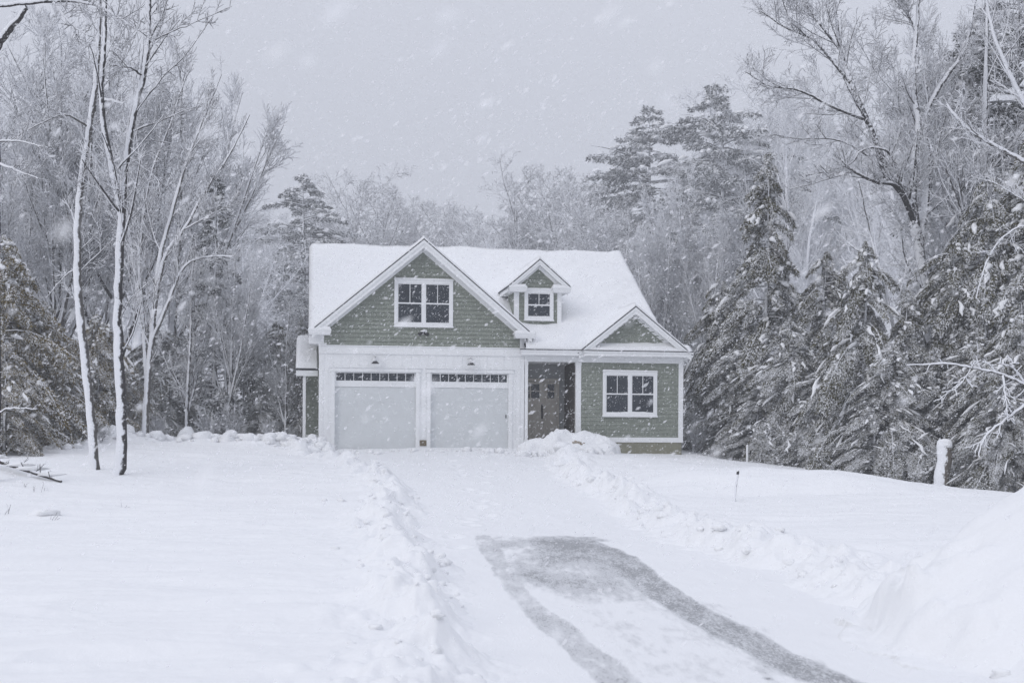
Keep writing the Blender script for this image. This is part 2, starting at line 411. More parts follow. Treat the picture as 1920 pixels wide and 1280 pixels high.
tag(link('snow_clumps', blobs('snow_clumps', it2, M['snow'])), 'loose lumps of plowed snow along the driveway edges', kind='stuff')

def patch_mesh(name, x0, x1, y0, y1, step, hf, mat, rot=0.0, cen=(0, 0)):
    xs_ = np.arange(x0, x1+step, step); ys_ = np.arange(y0, y1+step, step)
    me, _, _ = grid_mesh(name, xs_, ys_, lambda a, b: (a, b), hf, mat); return me

def bank(x, y):
    g = base_h(x, y)+.02
    r = np.hypot((x-7.7)/4.25, (y-11.6)/np.where(y < 11.6, 3.6, 4.6)); r = r*(1+.05*noise(x*.8, y*.8, 9)+.02*noise(x*3, y*3, 9))
    h = 2.55*np.clip(1-r**1.35, -.2, 1)
    steep = .05*sstep(1.0, .955, r)*sstep(13.6, 12.4, y)          # sheared lower edge where the plow blade passed
    lump = np.clip(fbm(x*2.2, y*2.2, 3.3, 4), -.2, 1)*.13*np.exp(-((r-.93)/.10)**2)*sstep(13.5, 12, y)
    slab_ = .30*sstep(-.05, .10, x-3.60+.12*noise(x*3, y*3, 6))*np.exp(-((y-12.0-.25*noise(y*2, x, 1))/.55)**4)*np.exp(-((x-3.6)/.75)**2)*(1+.45*fbm(x*3.5, y*3.5, 4, 4))
    return np.where(r < 1.06, g+np.maximum(h, -.02)+slab_+steep+lump+.03*fbm(x*.9, y*.9, 8, 3)+.008*noise(x*9, y*9, 2)-.03, g-.15)
tag(link('snow_bank', patch_mesh('snow_bank', 3.0, 12.5, 7.5, 16.6, .045, bank, M['snow'])),
    'tall smooth bank of plowed snow beside the driveway in the lower right corner', 'snow bank')

# ------------------------------------------------------------------ house
TH = math.atan(380/2300); O = at(597, 836, 41.0)
house = empty('house', O, TH)
tag(house, 'sage green house with white trim, two garage doors and deep snow on its roofs', 'house')
def hp(u, v, w=0): return np.array((O[0]+u*math.cos(TH)-v*math.sin(TH), O[1]+u*math.sin(TH)+v*math.cos(TH), O[2]+w))
SL, V0, W0, VR, WR = .609, -.4, 3.33, 6.5, 7.53       # main roof: slope, eave, ridge
def rw(v): return W0+SL*(v-V0)
UC, GA, GS = 3.46, 6.98, .84                         # garage gable: centre, apex, slope
def siding(mb, w0, w1, lim, v=0.0, step=.14, lap=.026):
    w = w0
    while w < w1-1e-3:
        t = min(w+step, w1); a, b = lim(w); c, d = lim(t)
        if b-a > .02:
            if d < c: c = d = (a+b)/2
            mb.poly([(a, v-lap, w), (b, v-lap, w), (d, v-.002, t), (c, v-.002, t)]); mb.poly([(a, v, w), (b, v, w), (b, v-lap, w), (a, v-lap, w)])
        w = t
# body
b = MB()
b.prism_u([(.16, -.3), (12.8, -.3), (12.8, 3.3), (VR, WR-.2), (.16, rw(.16)-.2)], .02, 6.96)
b.prism_u([(1.95, -.3), (12.8, -.3), (12.8, 3.3), (VR, WR-.2), (1.95, rw(1.95)-.2)], 6.965, 11.9)
b.prism_v([(.03, 3.3), (6.94, 3.3), (6.94, 3.75), (UC, 6.62), (.03, 3.75)], .03, 3)
b.box(8.80, 12.60, .03, 1.94, -.3, 3.2)
b.prism_v([(9.0, 3.2), (12.5, 3.2), (10.78, 4.62)], .0, 1.9)
b.box(-.42, .015, 3.0, 8.0, -.3, 3.0)
b.build('wall', M['siding'], house)
# garage front in white boards
b = MB()
for u0, u1 in ((0, .42), (3.36, 3.64), (6.54, 6.97)): b.box(u0, u1, 0, .158, -.3, 2.56)
b.box(0, 6.97, 0, .158, 2.56, 3.36)
b.box(-.012, 6.98, -.035, -.001, 3.10, 3.35)                 # frieze board
b.box(-.012, 6.98, -.055, -.001, 3.352, 3.385)               # drip cap
for k in range(24):
    u = .16+k*.29
    if abs(u-1.86) > .12 and abs(u-5.09) > .12: b.box(u-.018, u+.018, -.012, -.001, 2.66, 3.098)
for u in (.14, .3, 3.42, 3.58, 6.66, 6.82): b.box(u-.014, u+.014, -.012, -.001, .28, 2.56)
b.box(-.014, .17, -.022, -.001, 3.386, 3.75); b.box(6.81, 6.985, -.022, -.001, 3.386, 3.75)    # corner boards of the gable
b.build('garage_front', M['white'], house)
b = MB(); b.box(3.38, 3.62, -.03, -.001, .02, .215); b.build('foundation_block', M['brown'], house, bevel=.01)
for u0, u1, lab in ((.53, 3.25, 'left'), (3.75, 6.43, 'right')):
    b = MB()   # sectional door with the lite strip on top
    for k in range(4):
        h = 2.0/4; b.box(u0, u1, .105, .15, (k*h+.006 if k else -.25), (k+1)*h-.006)
        b.box(u0+.004, u1-.004, .109, .15, k*h-.006, k*h+.006)
    b.box(u0, u1, .085, .15, 2.0, 2.205); b.box(u0, u1, .085, .15, 2.465, 2.50)
    b.box(u0, u0+.05, .085, .15, 2.205, 2.465); b.box(u1-.05, u1, .085, .15, 2.205, 2.465)
    b.m = [0]*24+[0]*24+[1]*24
    d = b.build('garage_door', [M['door_white'], M['white']], house)
    b = MB(); b.box(u0+.05, u1-.05, .12, .15, 2.205, 2.465); b.build('pane', M['glass'], d)
    for k in range(1, 9):
        b = MB(); u = u0+.05+(u1-u0-.1)*k/9; b.box(u-.010, u+.010, .10, .119, 2.206, 2.464); b.build('muntin', M['white'], d)
    if lab == 'right': b = MB(); b.box(u1-.09, u1-.06, .09, .104, .98, 1.10); b.build('handle', M['dark'], d)
    b = MB(); cw = .13
    b.box(u0-cw, u0, -.03, .10, -.25, 2.50); b.box(u1, u1+cw, -.03, .10, -.25, 2.50); b.box(u0-cw-.03, u1+cw+.03, -.045, .10, 2.502, 2.63); b.box(u0-cw-.06, u1+cw+.06, -.07, -.001, 2.632, 2.665)
    b.build('door_casing', M['white'], house)

# gable siding
b = MB()
def glim(w):
    h = (6.66-w)/GS; return max(.17, UC-h), min(6.81, UC+h)
siding(b, 3.388, 6.66, glim, -.004); b.build('gable_siding', M['siding'], house)

def rake(mb, uc, apex, sl, half, v0, v1, t0, t1, m=0):
    for s in (-1, 1):
        mb.prism_v([(uc, apex-t0), (uc+s*half, apex-sl*half-t0), (uc+s*half, apex-sl*half-t1), (uc, apex-t1)], v0, v1, m)
def gable_trim(uc, apex, sl, half, vf, vw, name, wf=.26, wfr=.30):
    b = MB(); rake(b, uc, apex, sl, half, vf, vf+.03, .045, .045+wf)            # fascia
    rake(b, uc, apex, sl, half-.02, vf-.025, vf-.001, .047, .047+wf*.42)          # raised outer moulding
    rake(b, uc, apex, sl, half, vf+.031, vw-.03, .06, .20)                       # soffit block
    rake(b, uc, apex, sl, half-.02, vw-.03, vw-.003, .19, .19+wfr)               # frieze on the wall
    b.build(name, M['white'], house)
def snow_slope(mbv, mbf, P0, EU, EQ, lu, lq, th, taper=(1, 1, 1, 1), seed=0.0, step=.09, amp=.04, round_=.16, cut=None):
    """snow blanket on a sloping rectangle: P0 corner, EU/EQ unit axes, lengths; thickness measured straight up"""
    nu, nq = max(4, int(lu/step)), max(4, int(lq/step)); a = np.linspace(0, lu, nu+1); q = np.linspace(0, lq, nq+1)
    Aa, Q = np.meshgrid(a, q); P = np.array(P0)[None, None]+Aa[..., None]*np.array(EU)+Q[..., None]*np.array(EQ)
    e = np.ones(Aa.shape)
    for k, dd in enumerate((Aa, lu-Aa, Q, lq-Q)):
        if taper[k]: e = np.minimum(e, np.sqrt(np.clip(1-(1-np.clip(dd/round_, 0, 1))**2, 0, 1))*.85+.15)
    t = (th+amp*fbm(P[..., 0]*.9+seed, P[..., 1]*.9, P[..., 2]*.9, 3)+amp*.25*noise(P[..., 0]*6, P[..., 1]*6, P[..., 2]*6))*e
    top = P.copy(); top[..., 2] += t
    n0 = sum(len(x) for x in mbv); w = nu+1
    mbv.append(top.reshape(-1, 3)); i = (np.arange(nq)[:, None]*w+np.arange(nu)[None]).ravel()+n0; q4 = np.stack([i, i+1, i+w+1, i+w], 1); ctr = P.reshape(-1, 3)[i-n0]; mbf.append(q4 if cut is None else q4[~cut(ctr)])
    ring = np.concatenate([np.arange(0, nu), np.arange(nu, nu+nq*w, w), np.arange(nq*w+nu, nq*w, -1), np.arange(nq*w, 0, -w)])
    n1 = n0+len(top.reshape(-1, 3)); mbv.append(P.reshape(-1, 3)[ring]); k = np.arange(len(ring)); k2 = (k+1) % len(ring)
    q4 = np.stack([n0+ring[k], n1+k, n1+k2, n0+ring[k2]], 1); mbf.append(q4 if cut is None else q4[~cut(P.reshape(-1, 3)[ring])])
def snow_obj(parent, slopes):
    v, f = [], []
    for s in slopes: snow_slope(v, f, **s)
    me = mesh_np('snow', np.concatenate(v), np.concatenate(f), M['snow'], smooth=True); return link('snow', me, parent)
def slab(mb, P, EU, EQ, lu, lq, t=.05):
    P, EU, EQ = map(np.array, (P, EU, EQ)); up = np.array((0, 0, -t)); a = [P, P+EU*lu, P+EU*lu+EQ*lq, P+EQ*lq]; mb.hull(a, [q+up for q in a])
k = math.hypot(1, SL); EM = (0, 1/k, SL/k)
# main roof
b = MB(); parts = [dict(u0=-.36, u1=6.95, v0=.2), dict(u0=6.95, u1=12.12, v0=V0), dict(u0=12.12, u1=12.86, v0=V0)]
for i, p in enumerate(parts):
    ve = VR if i < 2 else -.05
    slab(b, (p['u0'], p['v0'], rw(p['v0'])), (1, 0, 0), EM, p['u1']-p['u0'], (ve-p['v0'])*k)
slab(b, (-.36, 13.2, rw(VR)-SL*(13.2-VR)), (1, 0, 0), (0, -1/k, SL/k), 12.48, (13.2-VR)*k)
roof = b.build('roof', M['shingle'], house)
snow_obj(roof, [dict(P0=(-.35, V0, rw(V0)), EU=(1, 0, 0), EQ=EM, lu=12.46, lq=(VR-V0)*k+.02, th=.20, amp=.065, taper=(1, 1, 1, 0), seed=1, round_=.2, cut=lambda p: ((p[:, 0] < 6.96) & (p[:, 1] < .14)) | ((p[:, 0] > 9.4) & (p[:, 0] < 12.3) & (p[:, 1] < -.0))),
                dict(P0=(12.1, V0, rw(V0)), EU=(1, 0, 0), EQ=EM, lu=.75, lq=.38, th=.06, taper=(0, 1, 1, 0), seed=1),
                dict(P0=(-.35, 13.2, rw(VR)-SL*(13.2-VR)), EU=(1, 0, 0), EQ=(0, -1/k, SL/k), lu=12.46, lq=(13.2-VR)*k+.02, th=.20, taper=(1, 1, 1, 0), seed=1, step=.2)])
b = MB(); b.prism_u([(.2, rw(.2)-.055), (.2, rw(.2)-.26), (VR, WR-.26), (VR, WR-.055)], -.345, -.31); b.prism_u([(.2, rw(.2)-.055), (.2, rw(.2)-.26), (VR, WR-.26), (VR, WR-.055)], 12.08, 12.11)
b.build('rake_board', M['white'], house)

def gable_roof(uc, apex, sl, half, vf, vb, name, th, seed):
    kk = math.hypot(1, sl); b = MB()
    for s in (-1, 1): slab(b, (uc+s*half, vf, apex-sl*half), (0, 1, 0), (-s/kk, 0, sl/kk), vb-vf, half*kk, .045)
    r = b.build(name, M['shingle'], house)
    snow_obj(r, [dict(P0=(uc+s*(half-.03), vf+.035, apex-sl*(half-.03)), EU=(0, 1, 0), EQ=(-s/kk, 0, sl/kk), lu=vb-vf-.035, lq=(half-.03)*kk+.03, th=th, taper=(1, 0, 1, 0), seed=seed+s, step=.08, amp=.03, round_=.12) for s in (-1, 1)])
gable_roof(UC, GA, GS, 3.76, -.42, 5.75, 'gable_roof', .12, 4)
gable_trim(UC, GA, GS, 3.70, -.40, 0, 'gable_rake', .27, .22)
def returns(boxes, name, vf, vb, th=.09):
    for (u0, u1, w0, w1) in boxes:
        b = MB(); v, f = [], []
        b.box(u0, u1, vf, vb, w1-.055, w1); b.box(u0+.04, u1-.03, vf+.03, vb, w0, w1-.056); b.box(u0+.015, u1-.012, vf+.015, vf+.029, w0+.05, w1-.056)
        snow_slope(v, f, P0=(u0+.01, vf+.01, w1+.001), EU=(1, 0, 0), EQ=(0, 1, 0), lu=u1-u0-.02, lq=vb-vf-.02, th=th, taper=(1, 1, 1, 0), seed=u0, step=.05, amp=.02, round_=.06)
        r = b.build(name, M['white'], house); link('snow', mesh_np('snow', np.concatenate(v), np.concatenate(f), M['snow'], smooth=True), r)
returns([(-.37, .40, 3.70, 3.88), (6.55, 7.30, 3.70, 3.88)], 'eave_return', -.45, -.002)
b = MB(); b.box(-.345, -.014, -.02, .9, 3.42, 3.70); b.box(6.98, 7.2, -.02, .35, 3.42, 3.70); b.build('eave_box', M['white'], house)
b = MB(); b.box(7.05, 7.11, -.32, -.26, 3.36, 3.69); b.box(7.112, 7.26, -.10, -.05, 3.38, 3.69, 1); b.build('under_eave_blocks', [M['white'], M['dark']], house)  # white block and a black panel below the right eave return

# porch eave, beam, posts
b = MB(); b.box(6.80, 12.86, -.40, -.37, 3.14, 3.30); b.box(6.78, 12.88, -.425, -.401, 3.245, 3.305); b.box(6.82, 12.84, -.369, -.02, 3.12, 3.15)
b.box(6.975, 12.66, -.03, .14, 2.93, 3.119); b.build('porch_beam', M['white'], house)
b = MB(); b.box(6.75, 12.89, -.44, -.36, 3.306, 3.335); b.build('drip_edge', M['shingle'], house)
for u0, u1, w0 in ((6.99, 7.10, 0.0), (8.78, 8.97, 0.0)):
    b = MB(); b.box(u0, u1, -.02, .13, w0, 2.928); b.box(u0-.012, u1+.012, -.032, .142, w0, .25); b.box(u0-.01, u1+.01, -.03, .14, 2.82, 2.927); b.build('porch_post', M['white'], house, bevel=.006)
b = MB(); b.box(7.0, 8.80, .15, 1.949, 2.93, 2.98); b.build('porch_ceiling', M['white'], house)
b = MB(); b.box(6.99, 8.80, -.05, 1.949, -.3, .14); b.build('porch_floor', M['concrete'], house)
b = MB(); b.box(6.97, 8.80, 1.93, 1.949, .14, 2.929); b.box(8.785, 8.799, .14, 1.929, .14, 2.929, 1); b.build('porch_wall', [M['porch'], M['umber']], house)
# entry door with sidelight
b = MB(); b.box(7.10, 8.02, 1.86, 1.925, .16, 2.30)
for (a, c, e, f_) in ((7.22, 7.53, .3, .85), (7.59, 7.90, .3, .85), (7.22, 7.53, .95, 1.55), (7.59, 7.90, .95, 1.55)): b.box(a, c, 1.845, 1.859, e, f_)
d = b.build('front_door', M['greige'], house, bevel=.004)
b = MB()
for a in (7.20, 7.55):
    for e in (1.72, 1.99): b.box(a, a+.30, 1.85, 1.859, e, e+.235)
b.build('pane', M['glass'], d)
b = MB(); b.tube([(7.95, 1.80, 1.02), (7.95, 1.78, 1.08), (7.95, 1.78, 1.36), (7.95, 1.80, 1.42)], .018, 6); b.box(7.92, 7.98, 1.82, 1.859, .98, 1.50); b.build('handle', M['dark'], d)
b = MB(); b.box(8.08, 8.50, 1.87, 1.925, .16, 2.30); b.box(8.13, 8.45, 1.855, 1.869, .3, 1.55); d = b.build('sidelight', M['greige'], house, bevel=.004)
b = MB()
for e in (1.72, 1.99): b.box(8.15, 8.40, 1.86, 1.869, e, e+.235)
b.build('pane', M['glass'], d)
b = MB(); b.box(7.03, 7.095, 1.85, 1.929, .14, 2.32); b.box(8.025, 8.075, 1.85, 1.929, .14, 2.32); b.box(8.505, 8.58, 1.85, 1.929, .14, 2.32); b.box(7.03, 8.58, 1.84, 1.929, 2.322, 2.42); b.build('door_casing', M['greige'], house)

# wing front
b = MB(); siding(b, .345, 2.93, lambda w: (8.98, 12.46), -.002); b.build('wing_siding', M['siding'], house)
b = MB(); b.box(12.46, 12.63, -.028, .2, .17, 2.929); b.box(8.98, 12.459, -.028, .1, .17, .34); b.build('corner_board', M['white'], house)
b = MB(); b.box(8.9, 12.58, .0, 1.9, -.6, .168); b.build('foundation', M['concrete'], house)
# pediment over the wing
PA, PS, PC = 4.88, .80, 10.80
gable_roof(PC, PA, PS, 2.04, -.42, 2.6, 'pediment_roof', .11, 9)
gable_trim(PC, PA, PS, 2.0, -.40, -.02, 'pediment_rake', .22, .16)
b = MB(); siding(b, 3.30, 4.62, lambda w: (PC-(4.62-w)/PS, PC+(4.62-w)/PS), -.03); b.build('pediment_siding', M['siding'], house)
v, f = [], []
snow_slope(v, f, P0=(8.95, -.41, 3.327), EU=(1, 0, 0), EQ=EM, lu=3.7, lq=.44, th=.065, taper=(1, 1, 1, 0), seed=3, step=.04, amp=.035, round_=.10)
link('snow_ledge', mesh_np('snow_ledge', np.concatenate(v), np.concatenate(f), M['snow'], smooth=True), house)

# windows
def window(u0, u1, w0, w1, v, units, name='window', cas=.10):
    b = MB(); b.box(u0, u0+cas, v-.045, v-.003, w0, w1); b.box(u1-cas, u1, v-.045, v-.003, w0, w1)
    b.box(u0+cas, u1-cas, v-.045, v-.003, w1-cas, w1); b.box(u0-.02, u1+.02, v-.075, v-.002, w0-.045, w0-.001); b.box(u0+cas, u1-cas, v-.045, v-.003, w0, w0+cas*.8); b.box(u0-.02, u1+.02, v-.065, v-.002, w1+.001, w1+.03)
    o = b.build(name, M['white'], house, bevel=.004)
    a0, a1, c0, c1 = u0+cas, u1-cas, w0+cas*.8, w1-cas; mull = .085; wu = (a1-a0-mull*(units-1))/units
    sb = MB(); pb = MB(); mid = (c0+c1)/2
    for i in range(units):
        p0 = a0+i*(wu+mull); p1 = p0+wu
        if i: sb.box(p0-mull, p0, v-.04, v-.003, c0, c1)
        for (x0, x1, y0, y1, dv) in ((p0, p0+.035, c0, c1, .028), (p1-.035, p1, c0, c1, .028), (p0+.035, p1-.035, c0, c0+.045, .028), (p0+.035, p1-.035, c1-.04, c1, .028), (p0+.035, p1-.035, mid-.022, mid+.022, .03), ((p0+p1)/2-.011, (p0+p1)/2+.011, mid+.022, c1-.04, .024)):
            sb.box(x0, x1, v-dv, v-.004, y0, y1)
        pb.box(p0+.036, p1-.036, v-.014, v-.004, c0+.046, mid-.023); pb.box(p0+.036, p1-.036, v-.012, v-.004, mid+.023, c1-.041)
    sb.build('sash', M['white'], o); pb.build('pane', M['glass'], o)
    vv, ff = [], []
    snow_slope(vv, ff, P0=(u0-.01, v-.07, w0-.0005), EU=(1, 0, 0), EQ=(0, 1, 0), lu=u1-u0+.02, lq=.066, th=.05, taper=(1, 1, 0, 0), seed=u0*3, step=.03, amp=.03, round_=.05)
    snow_slope(vv, ff, P0=(u0-.01, v-.062, w1+.031), EU=(1, 0, 0), EQ=(0, 1, 0), lu=u1-u0+.02, lq=.058, th=.03, taper=(1, 1, 0, 0), seed=u0*5, step=.03, amp=.015, round_=.05)
    snow_slope(vv, ff, P0=(a0+.01, v-.044, c0+.001), EU=(1, 0, 0), EQ=(0, 1, 0), lu=a1-a0-.02, lq=.03, th=.03, taper=(1, 1, 0, 0), seed=u0*7, step=.03, amp=.025, round_=.05)
    link('snow', mesh_np('snow', np.concatenate(vv), np.concatenate(ff), M['snow'], smooth=True), o)
window(2.50, 4.49, 4.07, 5.62, -.02, 2); window(9.73, 11.68, 1.09, 2.62, -.02, 2)

# dormer
DC, DV = 7.62, .95
b = MB(); b.prism_v([(6.80, 3.9), (8.42, 3.9), (8.42, 5.60), (DC, 6.28), (6.80, 5.60)], DV+.02, 4.4)
siding(b, 4.20, 6.30, lambda w: (max(6.80, DC-(6.30-w)/.84), min(8.42, DC+(6.30-w)/.84)), DV); b.build('dormer', M['siding'], house)
b = MB(); b.box(6.77, 6.93, DV-.03, DV-.002, 4.2, 5.45); b.box(8.30, 8.45, DV-.03, DV-.002, 4.2, 5.45); b.box(6.77, 6.797, DV-.001, DV+.12, 4.2, 5.45)
b.box(8.423, 8.45, DV-.001, DV+.12, 4.2, 5.45); b.build('dormer_corner_board', M['white'], house)
gable_roof(DC, 6.56, .86, 1.12, DV-.32, 4.9, 'dormer_roof', .10, 14)
gable_trim(DC, 6.56, .86, 1.08, DV-.30, DV, 'dormer_rake', .17, .13)
returns([(6.52, 7.17, 5.40, 5.58), (8.07, 8.75, 5.40, 5.58)], 'dormer_return', DV-.34, DV-.001, .10)
b = MB(); b.box(6.54, 6.57, DV-.30, 4.0, 5.42, 5.58); b.box(6.571, 6.795, DV, 4.0, 5.42, 5.45); b.box(8.67, 8.70, DV-.30, 4.0, 5.42, 5.58); b.box(8.425, 8.669, DV, 4.0, 5.42, 5.45); b.build('dormer_fascia', M['white'], house)
window(7.12, 8.16, 4.45, 5.50, DV-.02, 1)

# small lean-to on the left side
b = MB(); q = math.hypot(1, .48); slab(b, (-.78, .6, 2.62), (1, 0, 0), (0, 1/q, .48/q), .75, 2.4*q, .06)
lt = b.build('side_porch_roof', M['shingle'], house)
snow_obj(lt, [dict(P0=(-.77, .6, 2.625), EU=(1, 0, 0), EQ=(0, 1/q, .48/q), lu=.73, lq=2.35*q, th=.16, taper=(1, 0, 1, 0), seed=21, step=.05, amp=.04)])
b = MB(); b.box(-.76, -.03, .62, .65, 2.36, 2.55); b.box(-.76, -.73, .651, 3.0, 2.36, 2.55); b.build('side_porch_fascia', M['white'], house)
b = MB(); b.box(-.53, -.43, .68, .79, -.2, 2.36); b.build('side_porch_post', M['white'], house)
b = MB(); b.box(-.42, .0, 2.96, 2.999, .22, .36); b.build('skirt_board', M['white'], house)

# wall lamps
for u in (1.86, 5.09):
    b = MB(); b.tube([(u, -.001, 2.93), (u, -.03, 2.93)], .055, 12); b.tube([(u, -.02, 2.93), (u, -.12, 3.0), (u, -.22, 2.98), (u, -.26, 2.90)], .012, 6)
    l = b.build('wall_lamp', M['dark'], house)
    b = MB(); b.tube([(u, -.26, 2.91), (u, -.26, 2.86), (u, -.26, 2.80), (u, -.26, 2.765)], [.03, .05, .11, .145], 14); b.build('lamp_shade', M['dark'], l, smooth=False)
    link('snow', blobs('snow', [(u-.02, -.255, 2.90, .085, .085, .075, 0, u), (u, -.12, 3.02, .03, .10, .03, 0, u+3)], M['snow']), l)
b = MB(); b.tube([(3.48, -.001, 3.84), (3.48, -.05, 3.84)], .06, 10)
l = b.build('flood_lamp', M['white'], house)
b = MB()
for s in (-1, 1): b.tube([(3.48+s*.03, -.05, 3.84), (3.48+s*.08, -.09, 3.82), (3.48+s*.14, -.16, 3.78)], [.03, .05, .06], 10)
b.build('lamp_head', M['dark'], l)
link('snow', blobs('snow', [(3.50, -.10, 3.90, .13, .07, .04, 0, 3)], M['snow']), l)

# snow heap before the porch
def hl(px, py):   # world -> house
    dx, dy = px-O[0], py-O[1]; return dx*math.cos(TH)+dy*math.sin(TH), -dx*math.sin(TH)+dy*math.cos(TH)
HB = [(7.0,-1.2,.55,.45,.36),(7.6,-1.25,.7,.5,.42),(8.2,-1.15,.7,.5,.42),(8.7,-1.05,.6,.55,.50),(9.0,-1.0,.5,.6,.56),(9.35,-1.0,.5,.6,.50),(9.7,-1.1,.4,.5,.38),(8.7,-1.5,.6,.35,.30),(9.3,-1.6,.5,.35,.24),(9.0,-1.75,.7,.35,.16)]
def heap(x, y):
    g = np.maximum(*field(x, y, False)[:2]); u, v_ = hl(x, y); u = u+.10*noise(x*2.2, y*2.2, 1); v_ = v_+.10*noise(x*2.2, y*2.2, 5)
    h = np.zeros(x.shape)
    for (a, c, ra, rb, hh) in HB:
        r2 = ((u-a)/ra)**2+((v_-c)/rb)**2; h = h+(hh*np.sqrt(np.clip(1-r2, 0, 1)))**4
    h = h**.25; n = fbm(x*2.6, y*2.6, 3.7, 4); h2 = h*(1+.20*n)
    return np.where(h > 0, np.maximum(g, O[2]-.12)+h2, g-.2)
c = hp(8.6, -1.2); hw = 2.4
heap_o = tag(link('snow_pile', patch_mesh('snow_pile', c[0]-hw, c[0]+hw, c[1]-1.3, c[1]+1.3, .035, heap, M['snow'])), 'lumpy shovelled snow pile in front of the porch steps', 'snow pile')
dl_ = []
for _ in range(16):
    u, v_ = rg.gauss(8.5, .12), -1.62+rg.gauss(0, .03); p = hp(u, v_)
    dl_.append((p[0], p[1], float(heap(np.array([p[0]]), np.array([p[1]]))[0])+.0, rg.uniform(.02, .06), .04, rg.uniform(.02, .04), rg.random()*6, rg.random()*50))
link('dirt', blobs('dirt', dl_, M['dirt']), heap_o)

# ------------------------------------------------------------------ small things
def stake(name, X, Y0, Y1, d, r, mats, label, lean=0.0, tip=0, mcap=None):
    p = hit(X, Y1) if d < 35 else at(X, Y1, d); z = gh(p[0], p[1]); t = at(X+lean, Y0, p[1]); root = empty(name, (p[0], p[1], z)); tag(root, label, 'stake')
    h = t[2]-z; b = MB(); b.tube([(0, 0, -.3), ((t[0]-p[0])*.5, 0, h*.5), (t[0]-p[0], 0, h)], r, 8); b.build('shaft', mats, root)
    if tip:
        b = MB(); b.tube([((t[0]-p[0])*(1-tip/h), -.001, h-tip), (t[0]-p[0], -.001, h+.006)], r*1.25, 8); b.build('cap', mcap or M['dark'], root)
    link('snow', blobs('snow', [(t[0]-p[0], 0, h+.01, r*1.3, r*1.3, r*1.2, 0, 3)], M['snow']), root)
stake('driveway_marker', 1375, 883, 941, 28.3, .024, M['pale'], 'thin leaning marker stake with a dark tip in the snow right of the driveway', 9, .07)
stake('survey_stake', 1401, 836, 864, 41.5, .035, M['white'], 'short white stake on the crest before the dark hemlocks', 0)
stake('garden_stake', 1142, 838, 858, 40.6, .028, M['metal'], 'small grey stake beside the shovelled pile at the porch', -1)
p = at(1763, 926, 35.6); z = gh(p[0], p[1]); root = empty('wooden_post', (p[0], p[1], z)); tag(root, 'thick weathered post plastered with snow at the edge of the hemlocks', 'post')
b = MB(); rr = random.Random(2); b.tube([(.03*math.sin(i*.9)-.0+i*.0105, 0, -.3+i*.128) for i in range(14)], [.20+.012*rr.random() for i in range(14)], 14); b.build('shaft', M['post'], root, smooth=True)
b = MB(); b.tube([(.118, 0, 1.20), (.122, 0, 1.30), (.126, 0, 1.38), (.128, 0, 1.43), (.128, 0, 1.455)], [.205, .212, .195, .13, .04], 14); b.build('snow_cap', M['snow'], root, smooth=True)

# low snowy lumps at the back of the left field
p = at(275, 826, 40.2); tag(link('stump', blobs('stump', [(p[0], p[1], p[2]-.02, .32, .3, .27, 0, 7), (p[0]+.12, p[1]-.1, p[2]-.2, .38, .3, .25, 0, 17)], M['snow'], 3)), 'round snow covered stump on the ridge behind the two pale trunks', 'stump')
p = at(343, 832, 40.4); cr = empty('crate', p); tag(cr, 'low dark box under a flat slab of snow at the wood edge', 'box')
b = MB(); b.box(-.22, .26, -.15, .15, -.3, .0); b.build('box_body', M['brown'], cr, bevel=.01); link('snow', blobs('snow', [(0.02, 0, .05, .30, .2, .08, 0, 5)], M['snow']), cr)

# ------------------------------------------------------------------ bare trees
class Tubes:
    def __init__(s): s.V = []; s.F = []; s.n = 0
    def add(s, P, R, k):
        P = np.asarray(P, float); n = len(P)
        T = np.empty_like(P); T[1:-1] = P[2:]-P[:-2]; T[0] = P[1]-P[0]; T[-1] = P[-1]-P[-2]
        T /= np.linalg.norm(T, axis=1)[:, None]+1e-9
        ref = np.array((0, 0, 1.)) if abs(T[0, 2]) < .85 else np.array((1., 0, 0))
        A = np.cross(T, ref); A /= np.linalg.norm(A, axis=1)[:, None]+1e-9; B = np.cross(T, A)
        th = np.arange(k)*2*math.pi/k
        ring = P[:, None]+(A[:, None]*np.cos(th)[None, :, None]+B[:, None]*np.sin(th)[None, :, None])*np.asarray(R)[:, None, None]
        s.V.append(ring.reshape(-1, 3))
        i = np.arange(n-1)[:, None]*k+np.arange(k)[None]; j = np.arange(n-1)[:, None]*k+(np.arange(k)[None]+1) % k
        s.F.append(np.stack([i, j, j+k, i+k], -1).reshape(-1, 4)+s.n); s.n += n*k
    def mesh(s, name, mat): return mesh_np(name, np.concatenate(s.V), np.concatenate(s.F), mat, smooth=True)

def unit(v): return v/(np.linalg.norm(v)+1e-9)
def wander(rs, p, d, L, n, wig, up, droop=0.0):
    P = [p]; st = L/n
    for i in range(n):
        d = unit(d+rs.normal(0, wig, 3)+np.array((0, 0, up-droop*i/n))); P.append(P[-1]+d*st)
    return np.array(P)
def interp(P, t):
    x = t*(len(P)-1); i = min(int(x), len(P)-2); return P[i]+(P[i+1]-P[i])*(x-i), unit(P[i+1]-P[i])

